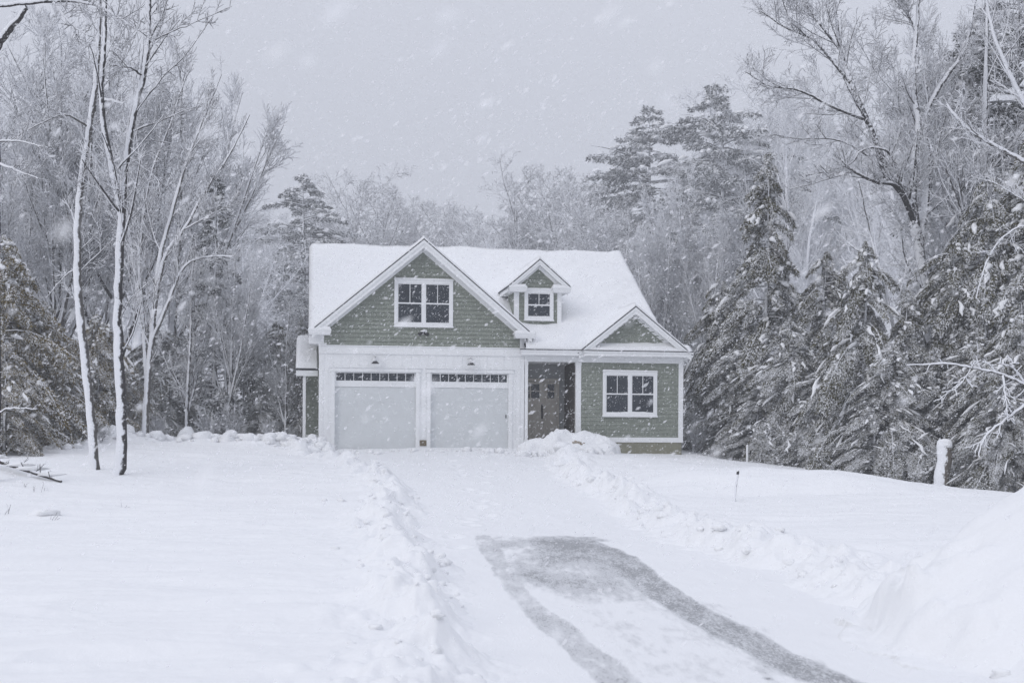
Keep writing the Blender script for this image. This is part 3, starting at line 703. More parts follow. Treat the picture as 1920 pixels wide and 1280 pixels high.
class Spec:
    def __init__(s, n=(9, 7, 5), L=(.5, .45, .42), ang=(35, 60), t0=.25, up=.10, wig=.10, rmin=.009, ratio=.5, sides=(7, 5, 3, 3), lmin=.25):
        s.n, s.L, s.ang, s.t0, s.up, s.wig, s.rmin, s.ratio, s.sides, s.lmin = n, L, ang, t0, up, wig, rmin, ratio, sides, lmin
def sprout(rs, P, R, lev, sp, big, fine, Lp):
    if lev >= len(sp.n): return
    n = max(1, int(round(sp.n[lev]*rs.uniform(.75, 1.25))))
    for i in range(n):
        t = sp.t0*(1 if lev == 0 else .5)+(1-sp.t0*(1 if lev == 0 else .5))*((i+rs.random())/n)
        t = min(t, .995); q, d = interp(P, t); r = np.interp(t*(len(R)-1), np.arange(len(R)), R)
        a = math.radians(rs.uniform(*sp.ang)+(3*lev if lev > 1 else 0)); ax = unit(np.cross(d, rs.normal(0, 1, 3)))
        nd = unit(d*math.cos(a)+np.cross(ax, d)*math.sin(a)+np.array((0, 0, .15 if lev < 2 else .02)))
        L = max(sp.lmin*.6, Lp*sp.L[lev]*(1.15-.75*t)*rs.uniform(.6, 1.25)); r0 = max(sp.rmin*1.2, r*sp.ratio*rs.uniform(.8, 1.1)); r0 = max(sp.rmin*1.2, min(r0, .008+.014*L)); ns = 5 if lev == 0 else (4 if lev == 1 else 3)
        Q = wander(rs, q, nd, L, ns, sp.wig*(1+.12*lev), sp.up*(1 if lev < 2 else .4)); RR = np.linspace(r0, max(sp.rmin, r0*.35), len(Q))
        (big if lev == 0 else fine).add(Q, RR, sp.sides[min(lev+1, len(sp.sides)-1)])
        if L > sp.lmin: sprout(rs, Q, RR, lev+1, sp, big, fine, L)

def make_bare(name, seed, H, r0, sp, lean=(0, 0), forks=0, mats=('bark', 'twig'), t0trunk=None):
    """procedural tree standing at the origin"""
    rs = np.random.RandomState(seed); big, fine = Tubes(), Tubes()
    d = unit(np.array((lean[0], lean[1], 1.0))); P = wander(rs, np.array((0, 0, -.4)), d, H, 11, .035, .05); R = r0*(1-np.linspace(0, 1, len(P)))**.75+.014
    R[0] *= 1.35
    big.add(P, R, sp.sides[0]); sprout(rs, P, R, 0, sp, big, fine, H)
    for k in range(forks):
        t = rs.uniform(.12, .4); q, dd = interp(P, t); a = rs.uniform(0, 6.28); nd = unit(dd+.42*np.array((math.cos(a), math.sin(a), .2)))
        L = H*(1-t)*rs.uniform(.75, .95); Q = wander(rs, q, nd, L, 9, .05, .06); RR = np.linspace(np.interp(t*11, np.arange(12), R)*.75, .014, len(Q)); big.add(Q, RR, 6); sprout(rs, Q, RR, 0, sp, big, fine, L)
    return (big.mesh('trunk', M[mats[0]]), fine.mesh('crown', M[mats[1]]), H)

def put(proto, name, label, cat, x, y, h=None, group=None, rz=0.0, z=None, sx=1.0, tilt=(0, 0), names=('trunk', 'crown')):
    """a copy of a prototype: Empty with its part meshes shared"""
    s = 1.0 if h is None else h/proto[-1]; zz = gh(x, y) if z is None else z
    r = empty(name, (x, y, zz-.05), rz); r.scale = (s*sx, s*sx, s); r.rotation_euler = (tilt[0], tilt[1], rz); tag(r, label, cat, group)
    for nm, me in zip(names, proto[:-1]):
        if me is not None: link(nm, me, r)
    return r

def make_explicit(name, label, limbs, sp, seed, mats, base, cat='tree', group=None, twigL=None):
    """tree whose main stem and limbs follow given points (pixels X,Y + depth); limbs: (points, r0, r1, twig length or 0)"""
    rs = np.random.RandomState(seed); big, fine = Tubes(), Tubes(); o = at(*base); o[2] = gh(o[0], o[1])
    for pts, r0, r1, L in limbs:
        Q = np.array([at(*p)-o for p in pts])
        if pts[0][:2] == base[:2]: Q[0][2] = -.3
        # smooth (Catmull-Rom)
        Pp = [Q[0]*2-Q[1]]+list(Q)+[Q[-1]*2-Q[-2]]; C = []
        for i in range(1, len(Pp)-2):
            for t in np.linspace(0, 1, 6)[:-1]:
                a, b_, c, d = Pp[i-1], Pp[i], Pp[i+1], Pp[i+2]; C.append(.5*((2*b_)+(-a+c)*t+(2*a-5*b_+4*c-d)*t*t+(-a+3*b_-3*c+d)*t**3))
        C.append(Q[-1]); C = np.array(C); C[1:-1] += rs.normal(0, max(.008, r0*.07), C[1:-1].shape); R = np.linspace(r0, r1, len(C)); R *= 1+rs.normal(0, .05, len(R))
        big.add(C, R, 9 if r0 > .07 else 6)
        if L: sprout(rs, C, R, 0, sp, big, fine, L)
    r = empty(name, o); tag(r, label, cat, group); link('trunk', big.mesh('trunk', M[mats[0]]), r)
    if fine.V: link('crown', fine.mesh('crown', M[mats[1]]), r)
    return r

SPL = Spec(n=(9, 7, 5), L=(.46, .58, .58), ang=(30, 62), t0=.25, up=.05, wig=.08, rmin=.0075)
SPF = Spec(n=(14, 8, 5, 3), L=(.42, .56, .56, .55), ang=(22, 48), t0=.15, up=.09, wig=.08, rmin=.0085, lmin=.3)
D = 29.6
make_explicit('birch_tree', 'pale leaning birch trunk plastered white, left one of the two trunks in the snowfield', [
    ([(180,893,30),(172,800,30),(160,680,30),(148,560,30),(145,430,30),(152,340,30),(168,240,30),(180,140,30),(186,40,30),(188,-80,30)], .118, .05, 3.0),
    ([(190,190,30),(205,187,29.8),(232,195,29.7)], .05, .03, 0), ([(168,240,30),(120,215,29.5),(60,240,29.2),(5,270,29)], .030, .012, 1.6),
    ([(186,60,30),(150,20,30),(120,-40,30)], .035, .015, 2), ([(146,500,30),(120,520,30.3),(85,560,30.5)], .022, .010, .8), ([(147,450,30),(135,400,30),(120,372,30)], .02, .01, .8)],
    SPL, 3, ('pale', 'twig'), (180,893,30))
make_explicit('maple_tree', 'dark forked trunk with a snow covered left side standing in the snowfield', [
    ([(218,902,29.3),(228,850,29.3),(227,760,29.3),(222,650,29.3),(222,540,29.3),(226,440,29.3),(228,400,29.3),(212,330,29.2),(196,240,29.1),(190,160,29),(196,80,29),(200,-60,29)], .138, .04, 5),
    ([(226,440,29.3),(237,300,29.5),(255,200,29.6),(275,110,29.7),(280,40,29.7),(278,-80,29.7)], .085, .045, 5),
    ([(252,215,29.6),(300,150,29.4),(350,100,29.2),(400,30,29.1)], .020, .010, 1.2), ([(279,80,29.7),(320,60,29.3),(370,40,29.2),(435,12,29)], .022, .009, 1.5),
    ([(279,30,29.7),(300,22,29.6),(328,12,29.5)], .014, .008, .5), ([(265,140,29.6),(240,125,29.3),(205,122,29)], .03, .012, 1.2), ([(236,290,29.5),(290,330,29.2),(300,360,29)], .016, .009, .8),
    ([(225,600,29.3),(245,560,29),(290,520,28.8)], .015, .008, .7)], SPL, 8, ('bark', 'twig'), (218,902,29.3))
make_explicit('oak_tree', 'dark trunk cut by the left border with a snow loaded limb overhead', [
    ([(-14,870,27),(-9,700,27),(-10,500,27),(-9,300,27),(-13,120,27),(-22,-60,27)], .13, .09, 0),
    ([(-8,90,27),(12,60,26.6),(35,35,26.4),(50,14,26.3)], .10, .055, 0), ([(-10,10,27),(60,4,26.6),(140,2,26.5),(190,14,26.2),(240,45,26),(262,58,25.9)], .055, .012, 2.2),
    ([(100,5,26.5),(135,45,26.3),(165,68,26.2)], .03, .012, 1.2), ([(-5,265,27),(30,264,26.7),(70,272,26.5),(98,280,26.4)], .03, .012, 1.2), ([(-5,305,27),(30,318,26.6),(72,335,26.4)], .035, .014, 1.0),
    ([(-5,775,27),(20,765,26.6),(70,766,26.4)], .03, .015, .5)], SPL, 12, ('bark', 'twig'), (-14,870,27))
make_explicit('ash_tree', 'many stemmed frosted tree spreading right above the dark spruce by the left wood', [
    ([(272,838,40),(275,740,40),(284,640,40),(292,560,40),(310,480,40),(345,430,40),(390,350,40),(430,290,40),(468,215,40)], .12, .02, 4.5),
    ([(292,560,40),(300,480,40.5),(322,400,40.8),(345,320,41),(370,250,41),(395,190,41),(415,140,41)], .09, .018, 4.5),
    ([(285,640,40),(318,560,39.6),(345,500,39.4),(385,482,39.2),(440,480,39)], .075, .02, 2.6),
    ([(276,740,40),(268,600,40.5),(262,480,40.8),(280,340,41),(320,230,41),(350,140,41)], .08, .018, 4.5),
    ([(268,600,40.5),(245,450,41),(235,300,41.2),(250,170,41.2)], .07, .018, 4.5), ([(345,430,40),(400,400,39.6),(460,370,39.4)], .03, .012, 2.4)],
    SPF, 21, ('pale', 'twig'), (272,838,40))
make_explicit('sugar_maple', 'big spreading bare tree with heavy snowy limbs above the hemlocks on the right', [
    ([(1745,905,44.2),(1742,760,44.2),(1745,640,44.2),(1738,560,44.2),(1724,470,44.2),(1713,390,44.2),(1713,310,44.2),(1722,235,44.2),(1712,150,44.2),(1718,60,44.2),(1728,-60,44.2)], .26, .045, 5),
    ([(1722,450,44.2),(1706,385,44.1),(1690,350,43.9),(1665,320,43.7),(1625,225,43.4),(1598,160,43.2),(1575,90,43.2),(1560,-30,43.2)], .17, .045, 6),
    ([(1722,470,44.2),(1735,380,44.6),(1738,300,44.7),(1735,220,44.8),(1770,150,44.8),(1810,90,44.8),(1830,-10,44.8)], 0.150, 0.053, 6),
    ([(1716,420,44.2),(1684,352,43.2),(1640,340,43.0),(1600,320,42.8),(1570,292,42.7)], 0.112, 0.030, 3),
    ([(1690,350,43.9),(1670,290,43.4),(1640,277,43.2),(1612,285,43.1),(1590,310,43.0),(1530,325,42.9),(1510,328,42.9)], 0.056, 0.022, 1.6),
    ([(1625,225,43.4),(1560,200,43.0),(1500,170,42.7),(1440,160,42.6),(1398,135,42.5)], 0.062, 0.018, 4), ([(1665,320,43.7),(1580,265,43.2),(1500,260,42.8),(1440,250,42.6)], 0.040, 0.015, 3),
    ([(1598,160,43.2),(1530,80,42.9),(1470,50,42.7),(1425,20,42.6)], 0.056, 0.018, 4), ([(1580,100,43.2),(1520,20,43.0),(1490,-50,43.0)], 0.050, 0.018, 4),
    ([(1718,60,44.2),(1680,-10,44.2)], 0.050, 0.030, 3), ([(1600,320,42.8),(1540,340,42.6),(1480,355,42.5)], 0.025, 0.015, 1.6)],
    Spec(n=(15, 8, 5, 2), L=(.46, .58, .58, .55), ang=(25, 54), t0=.10, up=.07, wig=.07, rmin=.0095, lmin=.3), 33, ('limb', 'twig'), (1745,905,44.2))
make_explicit('beech_tree', 'slim white plastered stem forking in front of the dark hemlocks on the right', [
    ([(1716,880,41.6),(1712,760,41.6),(1695,680,41.6),(1672,600,41.6),(1655,520,41.6),(1640,480,41.6)], .085, .05, 0),
    ([(1640,480,41.6),(1610,470,41.3),(1580,445,41.2),(1560,425,41.1)], .045, .015, 1.6), ([(1645,500,41.6),(1628,420,41.8),(1610,340,39)], .04, .015, 2.5), ([(1672,600,41.6),(1690,540,41.5),(1705,480,41.4)], .028, .012, 1.4)],
    SPL, 41, ('pale', 'twig_pale'), (1716,880,41.6))
make_explicit('grey_birch', 'leaning tree at the right border with a long snow covered limb rising leftward', [
    ([(1950,920,33),(1955,700,33),(1960,480,33),(1962,300,33),(1960,100,33),(1955,-60,33)], .16, .09, 4),
    ([(1960,330,33),(1915,300,32.8),(1860,270,32.6),(1815,240,32.5),(1790,215,32.4),(1775,195,32.4)], .075, .025, 2.6),
    ([(1958,250,33),(1925,200,32.8),(1890,130,32.6),(1862,60,32.5),(1845,-20,32.5)], .07, .03, 3.5), ([(1958,400,33),(1925,380,32.8),(1870,345,32.6),(1820,330,32.5)], .03, .012, 1.5),
    ([(1958,420,33),(1900,430,32.7),(1855,480,32.5),(1830,560,32.4)], .035, .014, 1.4)], SPL, 47, ('pale', 'twig'), (1950,920,33))
make_explicit('witch_hazel', 'bent bough heavy with snow reaching left in front of the hemlocks at the right border', [
    ([(1960,905,31),(1965,820,31),(1950,740,31),(1925,722,31),(1880,702,30.8),(1830,690,30.6),(1780,682,30.5),(1700,684,30.4)], .06, .022, 1.6),
    ([(1950,740,31),(1920,760,30.8),(1880,790,30.6),(1850,815,30.5),(1835,850,30.5)], .05, .02, 1.2), ([(1880,702,30.8),(1885,740,30.6),(1890,790,30.5)], .03, .014, .8), ([(1820,690,30.6),(1800,720,30.5),(1760,750,30.4)], .02, .012, .8), ([(1925,722,31),(1900,690,30.8),(1870,680,30.7)], .03, .015, .8)],
    Spec(n=(9, 4), L=(.45, .5), ang=(30, 70), t0=.2, up=-.12, wig=.2, rmin=.014), 53, ('pale', 'twig_pale'), (1960,905,31), cat='shrub')

# procedural bare trees
PB = [make_bare('a', 1, 13, .16, Spec(n=(16, 8, 5, 3), L=(.36, .56, .56, .55), ang=(24, 48), t0=.2, up=.10, wig=.08, rmin=.0085, lmin=.3), forks=3, mats=('pale', 'twig_pale')),
      make_bare('b', 2, 13, .14, Spec(n=(16, 8, 5, 3), L=(.30, .56, .56, .55), ang=(20, 42), t0=.2, up=.12, wig=.07, rmin=.0085, lmin=.3), forks=4, mats=('pale', 'twig_pale')),
      make_bare('c', 3, 13, .17, Spec(n=(16, 8, 5, 3), L=(.42, .56, .56, .55), ang=(28, 52), t0=.2, up=.07, wig=.10, rmin=.0085, lmin=.3), forks=3, mats=('bark', 'twig')),
      make_bare('d', 4, 13, .12, Spec(n=(24, 8, 5, 3), L=(.24, .5, .5, .5), ang=(30, 58), t0=.15, up=.10, rmin=.0085, lmin=.25), forks=1, mats=('bark', 'twig')),
      make_bare('f', 6, 13, .16, Spec(n=(20, 9, 6, 3), L=(.50, .54, .54, .5), ang=(36, 60), t0=.30, up=.06, wig=.08, rmin=.010, lmin=.3), forks=2, mats=('bark', 'twig')),
      make_bare('e', 5, 13, .15, Spec(n=(14, 9, 6, 4), L=(.38, .55, .55, .52), ang=(24, 48), t0=.18, up=.10, wig=.08, rmin=.009, lmin=.3), forks=6, mats=('pale', 'twig_pale'))]
SHR = [make_bare('s', 61, 3.0, .03, Spec(n=(14, 6, 3), L=(.5, .42, .4), ang=(25, 55), t0=.05, up=.06, rmin=.008), forks=5, mats=('pale', 'twig_pale')),
       make_bare('t', 62, 3.0, .025, Spec(n=(12, 6, 3), L=(.5, .45, .4), ang=(30, 70), t0=.05, up=-.02, wig=.2, rmin=.008), forks=4, mats=('bark', 'twig'))]
rt = random.Random(77)
def px_tree(pool, name, label, cat, X, Ytop, d, group=None, pi=None, sx=1.0, rz=None, tilt=(0, 0), **kw):
    p = at(X, 800, d); x, y = p[0], p[1]; z = gh(x, y); h = at(X, Ytop, d)[2]-z
    return put(pool[rt.randrange(len(pool)) if pi is None else pi], name, label, cat, x, y, h, group, rt.uniform(0, 6.28) if rz is None else rz, z, sx, tilt, **kw)

G = 'bare trees of the left wood'
for i, (X, Yt, d, pi, lab) in enumerate([
    (30, 120, 44, 1, 'pale slender tree nearest the left border in the snowy wood'), (95, 60, 47, 5, 'tall many stemmed frosted tree left of the pale birch trunk'), (150, 130, 52, 0, 'frosted tree rising behind the pale birch trunk'),
    (215, 90, 49, 2, 'grey crowned tree directly behind the dark forked trunk'), (310, 75, 55, 1, 'tallest frosted tree between the forked trunk and the open sky'), (360, 190, 58, 3, 'straight grey tree just left of the dark spruce'),
    (-40, 160, 50, 2, 'wide bare tree half hidden by the left border'), (60, 230, 60, 0, 'faint tree low behind the dark border trunk'), ]):
    px_tree(PB, 'bare_tree', lab, 'tree', X, Yt, d, G, pi)
G = 'bare trees behind the house'
for X, Yt, d, pi, lab in [(655, 345, 155, 4, 'rounded bare crown just right of the lone pine over the roof'), (715, 372, 162, 4, 'bare crown over the roof left of the garage gable peak'), (760, 395, 170, 4, 'low bare crown directly behind the garage gable peak'),
    (835, 405, 160, 4, 'low dark twiggy crown right of the garage gable peak'), (880, 420, 174, 4, 'lowest faded crown over the middle of the roof ridge'), (965, 345, 145, 4, 'round isolated bare crown over the roof left of the dormer peak'), (1040, 342, 149, 4, 'wide bare crown over the roof above the dormer'),
    (1100, 380, 140, 4, 'bare tree against the left side of the tall pine'), (500, 445, 145, 4, 'faint bare tree between the spruce and the lone pine'), (470, 470, 134, 4, 'bare tree at the foot of the dark spruce on the left'), (600, 420, 170, 4, 'faded slender tree just right of the lone pine stem')]:
    px_tree(PB, 'bare_tree', lab, 'tree', X, Yt, d, G, pi, sx=rt.uniform(1.0, 1.25))
G = 'frosted trees left of the house'
for X, Yt, d, pi, lab in [(425, 470, 46, 0, 'frosted thin tree in front of the right side of the dark spruce'), (482, 500, 48, 1, 'frosted tree in the gap between the spruce and the lone pine'), (535, 540, 46.5, 3, 'frosted young tree close to the left end of the roof'), (350, 430, 45, 3, 'straight frosted tree before the left side of the dark spruce')]:
    px_tree(PB, 'bare_tree', lab, 'tree', X, Yt, d, G, pi)
G = 'bare trees of the right wood'
for X, Yt, d, pi, lab in [(1160, 400, 55, 3, 'slim grey tree behind the right end of the roof ridge'), (1235, 420, 54, 0, 'frosted tree below the first tall pine right of the roof'), (1290, 360, 56, 5, 'many stemmed frosted tree between the two tall pines'), (1340, 430, 52, 1, 'pale tree in front of the double topped pine'),
    
    (1830, -40, 47, 2, 'tall bare tree right of the big spreading one'), (1790, 30, 52, 1, 'pale stem rising behind the right limbs of the big spreading tree'), (1470, 330, 56, 3, 'thin grey tree just right of the double topped pine')]:
    px_tree(PB, 'bare_tree', lab, 'tree', X, Yt, d, G, pi)
G = 'snowy shrubs along the wood edge'
for X, Yt, d, pi, lab in [(190, 790, 37.5, 1, 'snow bowed shrub between the two trunks of the snowfield'), (300, 770, 43, 0, 'pale twiggy shrub behind the round snowy stump'), (390, 760, 43, 0, 'frosted shrub left of the middle of the left wood edge'), (440, 740, 43.5, 1, 'arching snowy shrub in the dark gap of the left wood'), (500, 775, 43, 0, 'low twiggy shrub nearer the house in the left wood'),
    (545, 790, 44, 1, 'small shrub beside the lean-to on the left of the house'), (1300, 770, 45, 0, 'frosted shrub against the right corner of the house'), (350, 800, 42, 1, 'low brush beside the snow topped box')]:
    px_tree(SHR, 'shrub', lab, 'shrub', X, Yt, d, G, pi, sx=1.2)

# far wood that reads as one mass: bare trees merged
def merged_wood(spots):
    arr = []
    for pr in (PB[0], PB[3], PB[4]):
        vs, fs, n = [], [], 0
        for me in pr[:2]:
            v = np.empty(len(me.vertices)*3, np.float32); me.vertices.foreach_get('co', v); q = np.empty(len(me.loops), np.int32); me.loops.foreach_get('vertex_index', q)
            vs.append(v.reshape(-1, 3)); fs.append(q.reshape(-1, 4)+n); n += len(me.vertices)
        arr.append((np.concatenate(vs), np.concatenate(fs)))
    VV, FF, n = [], [], 0
    for (x, y, h) in spots:
        v, f = arr[rt.randrange(3)]; a = rt.uniform(0, 6.28); s = h/13; c, q = math.cos(a), math.sin(a)
        VV.append(np.stack([(v[:, 0]*c-v[:, 1]*q)*s+x, (v[:, 0]*q+v[:, 1]*c)*s+y, v[:, 2]*s+float(base_h(np.array([x]), np.array([y]))[0])], 1)); FF.append(f+n); n += len(v)
    return mesh_np('woods', np.concatenate(VV), np.concatenate(FF), M['twig_pale'], smooth=True)
sp_ = []
for _ in range(34):
    y = rt.uniform(100, 165); x = rt.uniform(-.46, .46)*y; X = 960+x/y*F
    top = np.interp(X, [0, 330, 470, 560, 900, 1050, 1250, 1500, 1920], [150, 170, 430, 470, 450, 430, 400, 180, 120]); h = (800-top)/F*y*rt.uniform(.75, 1.0)+1.2; sp_.append((x, y, h))
tag(link('woods', merged_wood(sp_)), 'far grey wood fading into the falling snow behind everything', kind='stuff')

# ------------------------------------------------------------------ conifers
def make_conifer(seed, H, R, nb, dens, droop, mat, t_low=.03, prof=.85, spray=(.34, .10), snowp=.35, up=.15, irregular=.25, gap=0.0, whorl=0, jit=.3, double=False, wf=.36, cap=0):
    rs = np.random.RandomState(seed); tr, sn = Tubes(), Tubes(); V, Mi = [], []
    P = np.array([(rs.normal(0, .04), rs.normal(0, .04), -.4+(H+.2)*i/11) for i in range(12)]); tr.add(P, np.linspace(.014*H+.03, .015, 12), 7)
    tops = [(0., 0., 0.)] + ([(-.55, .1, -.35)] if double else [])
    if double: tr.add(np.array([(0, 0, H*.82), (-.35, .05, H*.86), (-.52, .1, H*.9), (-.55, .1, H-.35)]), np.array([.06, .05, .04, .015]), 5)
    for i in range(nb):
        t = t_low+(1-t_low)*((i+rs.random())/nb)
        if whorl: t = t_low+(1-t_low)*(math.floor((t-t_low)/(1-t_low)*whorl)+jit*rs.random())/whorl
        z0 = H*t; L = R*(((1-t)**prof) if cap == 0 else min(1, (1-t)/cap)**.9*(1-.15*max(0, .75-t)))*(1+irregular*rs.normal())*(1 if t > .12 else .8)+.12
        L = max(.15, L)
        if rs.random() < gap: continue
        a = rs.uniform(0, 2*math.pi); ox, oy = (0, 0)
        if double and t > .84 and rs.random() < .5: ox, oy = -.5, .08
        d = np.array((math.cos(a), math.sin(a), 0)); sd = np.array((-d[1], d[0], 0)); dr = droop*rs.uniform(.7, 1.3)
        s = np.linspace(0, 1, 6); zz = L*(up*s*(1 if t < .8 else 1.8)-dr*s**2); C = np.array((ox, oy, z0))+d*(s*L)[:, None]; C[:, 2] += zz
        tr.add(C, np.linspace(.012+.012*L, .006, 6), 4)
        m = int(dens*L*(1+.4*rs.random()))+5
        q = rs.uniform(.12 if L < 1 else .2, 1.02, m)**.75; wd = wf*L*np.sin(np.clip(q, 0, 1)*math.pi*.9)**.7*(.4 if L > 2 else .5)
        lat = rs.uniform(-1, 1, m); off = lat*wd
        pos = np.array((ox, oy, z0))+d*(q*L)[:, None]+sd*off[:, None]; pos[:, 2] += L*(up*q-dr*q**2)-np.abs(off)*.35*(1+droop)+rs.normal(0, .05, m)
        ln = spray[0]*rs.uniform(.5, 1.3, m); wid = spray[1]*rs.uniform(.6, 1.4, m)
        dirv = d[None]*(.55+.3*rs.normal(0, 1, (m, 1)))+sd[None]*(lat[:, None]*.8+.3*rs.normal(0, 1, (m, 1)))+np.array((0, 0, -1.))*(droop*.8+.15+.35*rs.normal(0, 1, (m, 1)))
        dirv /= np.linalg.norm(dirv, axis=1)[:, None]; nn = rs.normal(0, 1, (m, 3)); wv = np.cross(dirv, nn); wv /= np.linalg.norm(wv, axis=1)[:, None]
        V.append(np.stack([pos, pos+dirv*(ln*.45)[:, None]+wv*wid[:, None], pos+dirv*ln[:, None], pos+dirv*(ln*.5)[:, None]-wv*wid[:, None]], 1).reshape(-1, 4, 3))
        cl = noise(pos[:, 0]*1.1+seed, pos[:, 1]*1.1, pos[:, 2]*1.3)
        Mi.append((rs.random(m) < np.clip(snowp*(.55+1.3*cl), 0, .85)).astype(int))
        for _ in range(3 if L > .5 and rs.random() < snowp*1.6 else 0):
            k0 = rs.uniform(.2, .85); s2 = np.linspace(k0, min(1, k0+rs.uniform(.08, .28)), 5); C2 = np.array((ox, oy, z0+.05))+d*(s2*L)[:, None]+sd*(rs.normal(0, .05, 5)+rs.normal(0, .16*L))[:, None]; C2[:, 2] += L*(up*s2-dr*s2**2)
            sn.add(C2, np.array([.01, .05, .085, .06, .01])*rs.uniform(.7, 1.5), 6)
    V = np.concatenate(V); n = len(V); me = mesh_np('crown', V.reshape(-1, 3), np.arange(n*4).reshape(-1, 4), [mat, M['snow']], np.concatenate(Mi))
    return (tr.mesh('trunk', M['bark']), me, sn.mesh('snow', M['snow']) if sn.V else None, H)
CN = ('trunk', 'crown', 'snow')
HM = [make_conifer(101, 12, 2.9, 160, 520, .75, M['hemlock'], snowp=.36, spray=(.125, .019), irregular=.38, gap=.05), make_conifer(102, 12, 3.2, 160, 500, .95, M['hemlock'], snowp=.42, prof=.5, spray=(.13, .019), irregular=.5, gap=.05), make_conifer(103, 12, 2.8, 150, 520, .85, M['hemlock'], snowp=.36, prof=.5, irregular=.55, spray=(.125, .019), gap=.05)]
OL = [make_conifer(111, 8, 2.5, 120, 520, .7, M['olive'], snowp=.20, prof=.5, irregular=.5, spray=(.115, .018)), make_conifer(112, 8, 2.4, 120, 520, .85, M['olive'], snowp=.18, prof=.5, irregular=.45, spray=(.115, .018))]
PN = [make_conifer(121, 16, 3.0, 170, 150, .20, M['pine'], t_low=.2, snowp=.46, up=.16, spray=(.19, .026), irregular=.33, whorl=30, jit=.8, gap=.05, wf=.26, cap=.27), make_conifer(122, 16, 3.1, 200, 150, .26, M['pine'], t_low=.12, snowp=.50, up=.16, spray=(.19, .026), irregular=.33, whorl=34, jit=.85, double=True, wf=.27, cap=.28),
      make_conifer(123, 13, 2.7, 110, 150, .30, M['pine'], t_low=.12, snowp=.46, prof=.80, up=.16, spray=(.18, .026), irregular=.33, wf=.26)]
def con(pool, pi, X, Yt, d, lab, name, group=None, sx=1.0, rz=None): px_tree(pool, name, lab, 'tree', X, Yt, d, group, pi, sx, rz, names=CN)
con(PN, 2, 402, 322, 47, 'dark pointed spruce rising from the left wood', 'spruce_tree', sx=.85)
con(PN, 0, 566, 322, 120, 'lone narrow pine over the left end of the house roof', 'pine_tree', sx=.95)
con(PN, 0, 1215, 195, 150, 'tall open pine right of the house with ragged snowy tiers', 'pine_tree', sx=1.0)
con(PN, 1, 1352, 152, 140, 'double topped snowy pine, tallest beyond the right of the house', 'pine_tree', rz=0, sx=1.0)
con(HM, 0, 1436, 285, 47, 'pointed olive green hemlock standing foremost right of the house', 'hemlock_tree', sx=.95)
G = 'hemlocks of the right wood'
for X, Yt, d, pi, lab, sx in [(1350, 520, 49, 1, 'lower hemlock between the house corner and the pointed hemlock', 1.0), (1545, 470, 46, 2, 'hemlock just right of the pointed one', 1.1), (1620, 450, 41.5, 1, 'hemlock left of the big spreading trunk', 1.0), (1700, 540, 41, 0, 'hemlock behind the slim white forked stem', 1.1),
    (1790, 440, 41.5, 2, 'tall hemlock right of the big spreading trunk', 1.05), (1850, 330, 42, 1, 'tall dark hemlock near the right border', 1.0), (1925, 260, 41, 0, 'tallest hemlock, half cut by the right border', 1.05), (1480, 600, 44, 1, 'low bushy hemlock at the foot of the pointed one', 1.5), (1590, 620, 43, 2, 'low bushy hemlock above the two small stakes', 1.6),
    (1670, 640, 39.4, 1, 'low bushy hemlock below the slim forked stem', 1.6), (1830, 620, 38.5, 2, 'bushy hemlock behind the snow plastered post', 1.5), (1915, 560, 36.5, 1, 'bushy hemlock behind the bent snowy bough', 1.3), (1380, 650, 45.5, 2, 'small hemlock nearest the right side of the house', 1.5), (1750, 650, 38.8, 0, 'low hemlock just left of the snow plastered post', 1.7), (1320, 700, 47, 1, 'smallest hemlock tucked behind the house corner', 1.4), (1535, 690, 42.3, 1, 'squat snowy hemlock just right of the short white stake', 2.0), (1420, 720, 43.5, 2, 'squat hemlock right behind the short white stake', 2.0), (1640, 740, 39.2, 2, 'squat hemlock where the crest drops below the forked stem', 2.0), (1880, 720, 35.6, 1, 'squat hemlock between the snow plastered post and the snow bank', 1.6)]:
    con(HM, pi, X, Yt, d, lab, 'hemlock_tree', G, sx)
con(PN, 0, 1905, -60, 50, 'high pine foliage in the upper right corner', 'pine_tree', sx=1.0)
G = 'evergreens of the left wood'
for X, Yt, d, pi, lab, sx, pool in [(5, 440, 37, 0, 'olive green hemlock against the left border', 1.0, OL), (75, 560, 38.5, 1, 'bushy olive hemlock left of the pale birch trunk', 1.3, OL), (185, 585, 41.5, 0, 'olive hemlock seen between the two trunks', 1.0, OL), (130, 640, 42, 1, 'shorter olive hemlock behind the pale birch trunk', 1.3, OL), (240, 690, 43, 0, 'small olive hemlock right of the dark forked trunk', 1.1, OL),
    (455, 650, 52, 1, 'dark hemlock in the middle of the left wood', 1.1, HM), (520, 600, 54, 2, 'dark hemlock left of the house, second from the wall', 1.2, HM), (565, 590, 51, 0, 'dark hemlock touching the left side of the house', 1.0, HM), (400, 700, 53, 2, 'low dark hemlock under the pointed spruce', 1.2, HM), (335, 615, 55, 1, 'dim low hemlock behind the many stemmed tree', 1.2, HM), (288, 600, 52, 2, 'dim hemlock behind the round snowy stump', 1.5, HM), (490, 690, 47, 0, 'low dark hemlock behind the arching shrub', 1.5, HM), (575, 700, 47, 1, 'low dark hemlock behind the lean-to post', 1.2, HM), (10, 640, 34.5, 1, 'low olive hemlock at the foot of the border trunk', 1.3, OL)]:
    con(pool, pi, X, Yt, d, lab, 'hemlock_tree', G, sx)

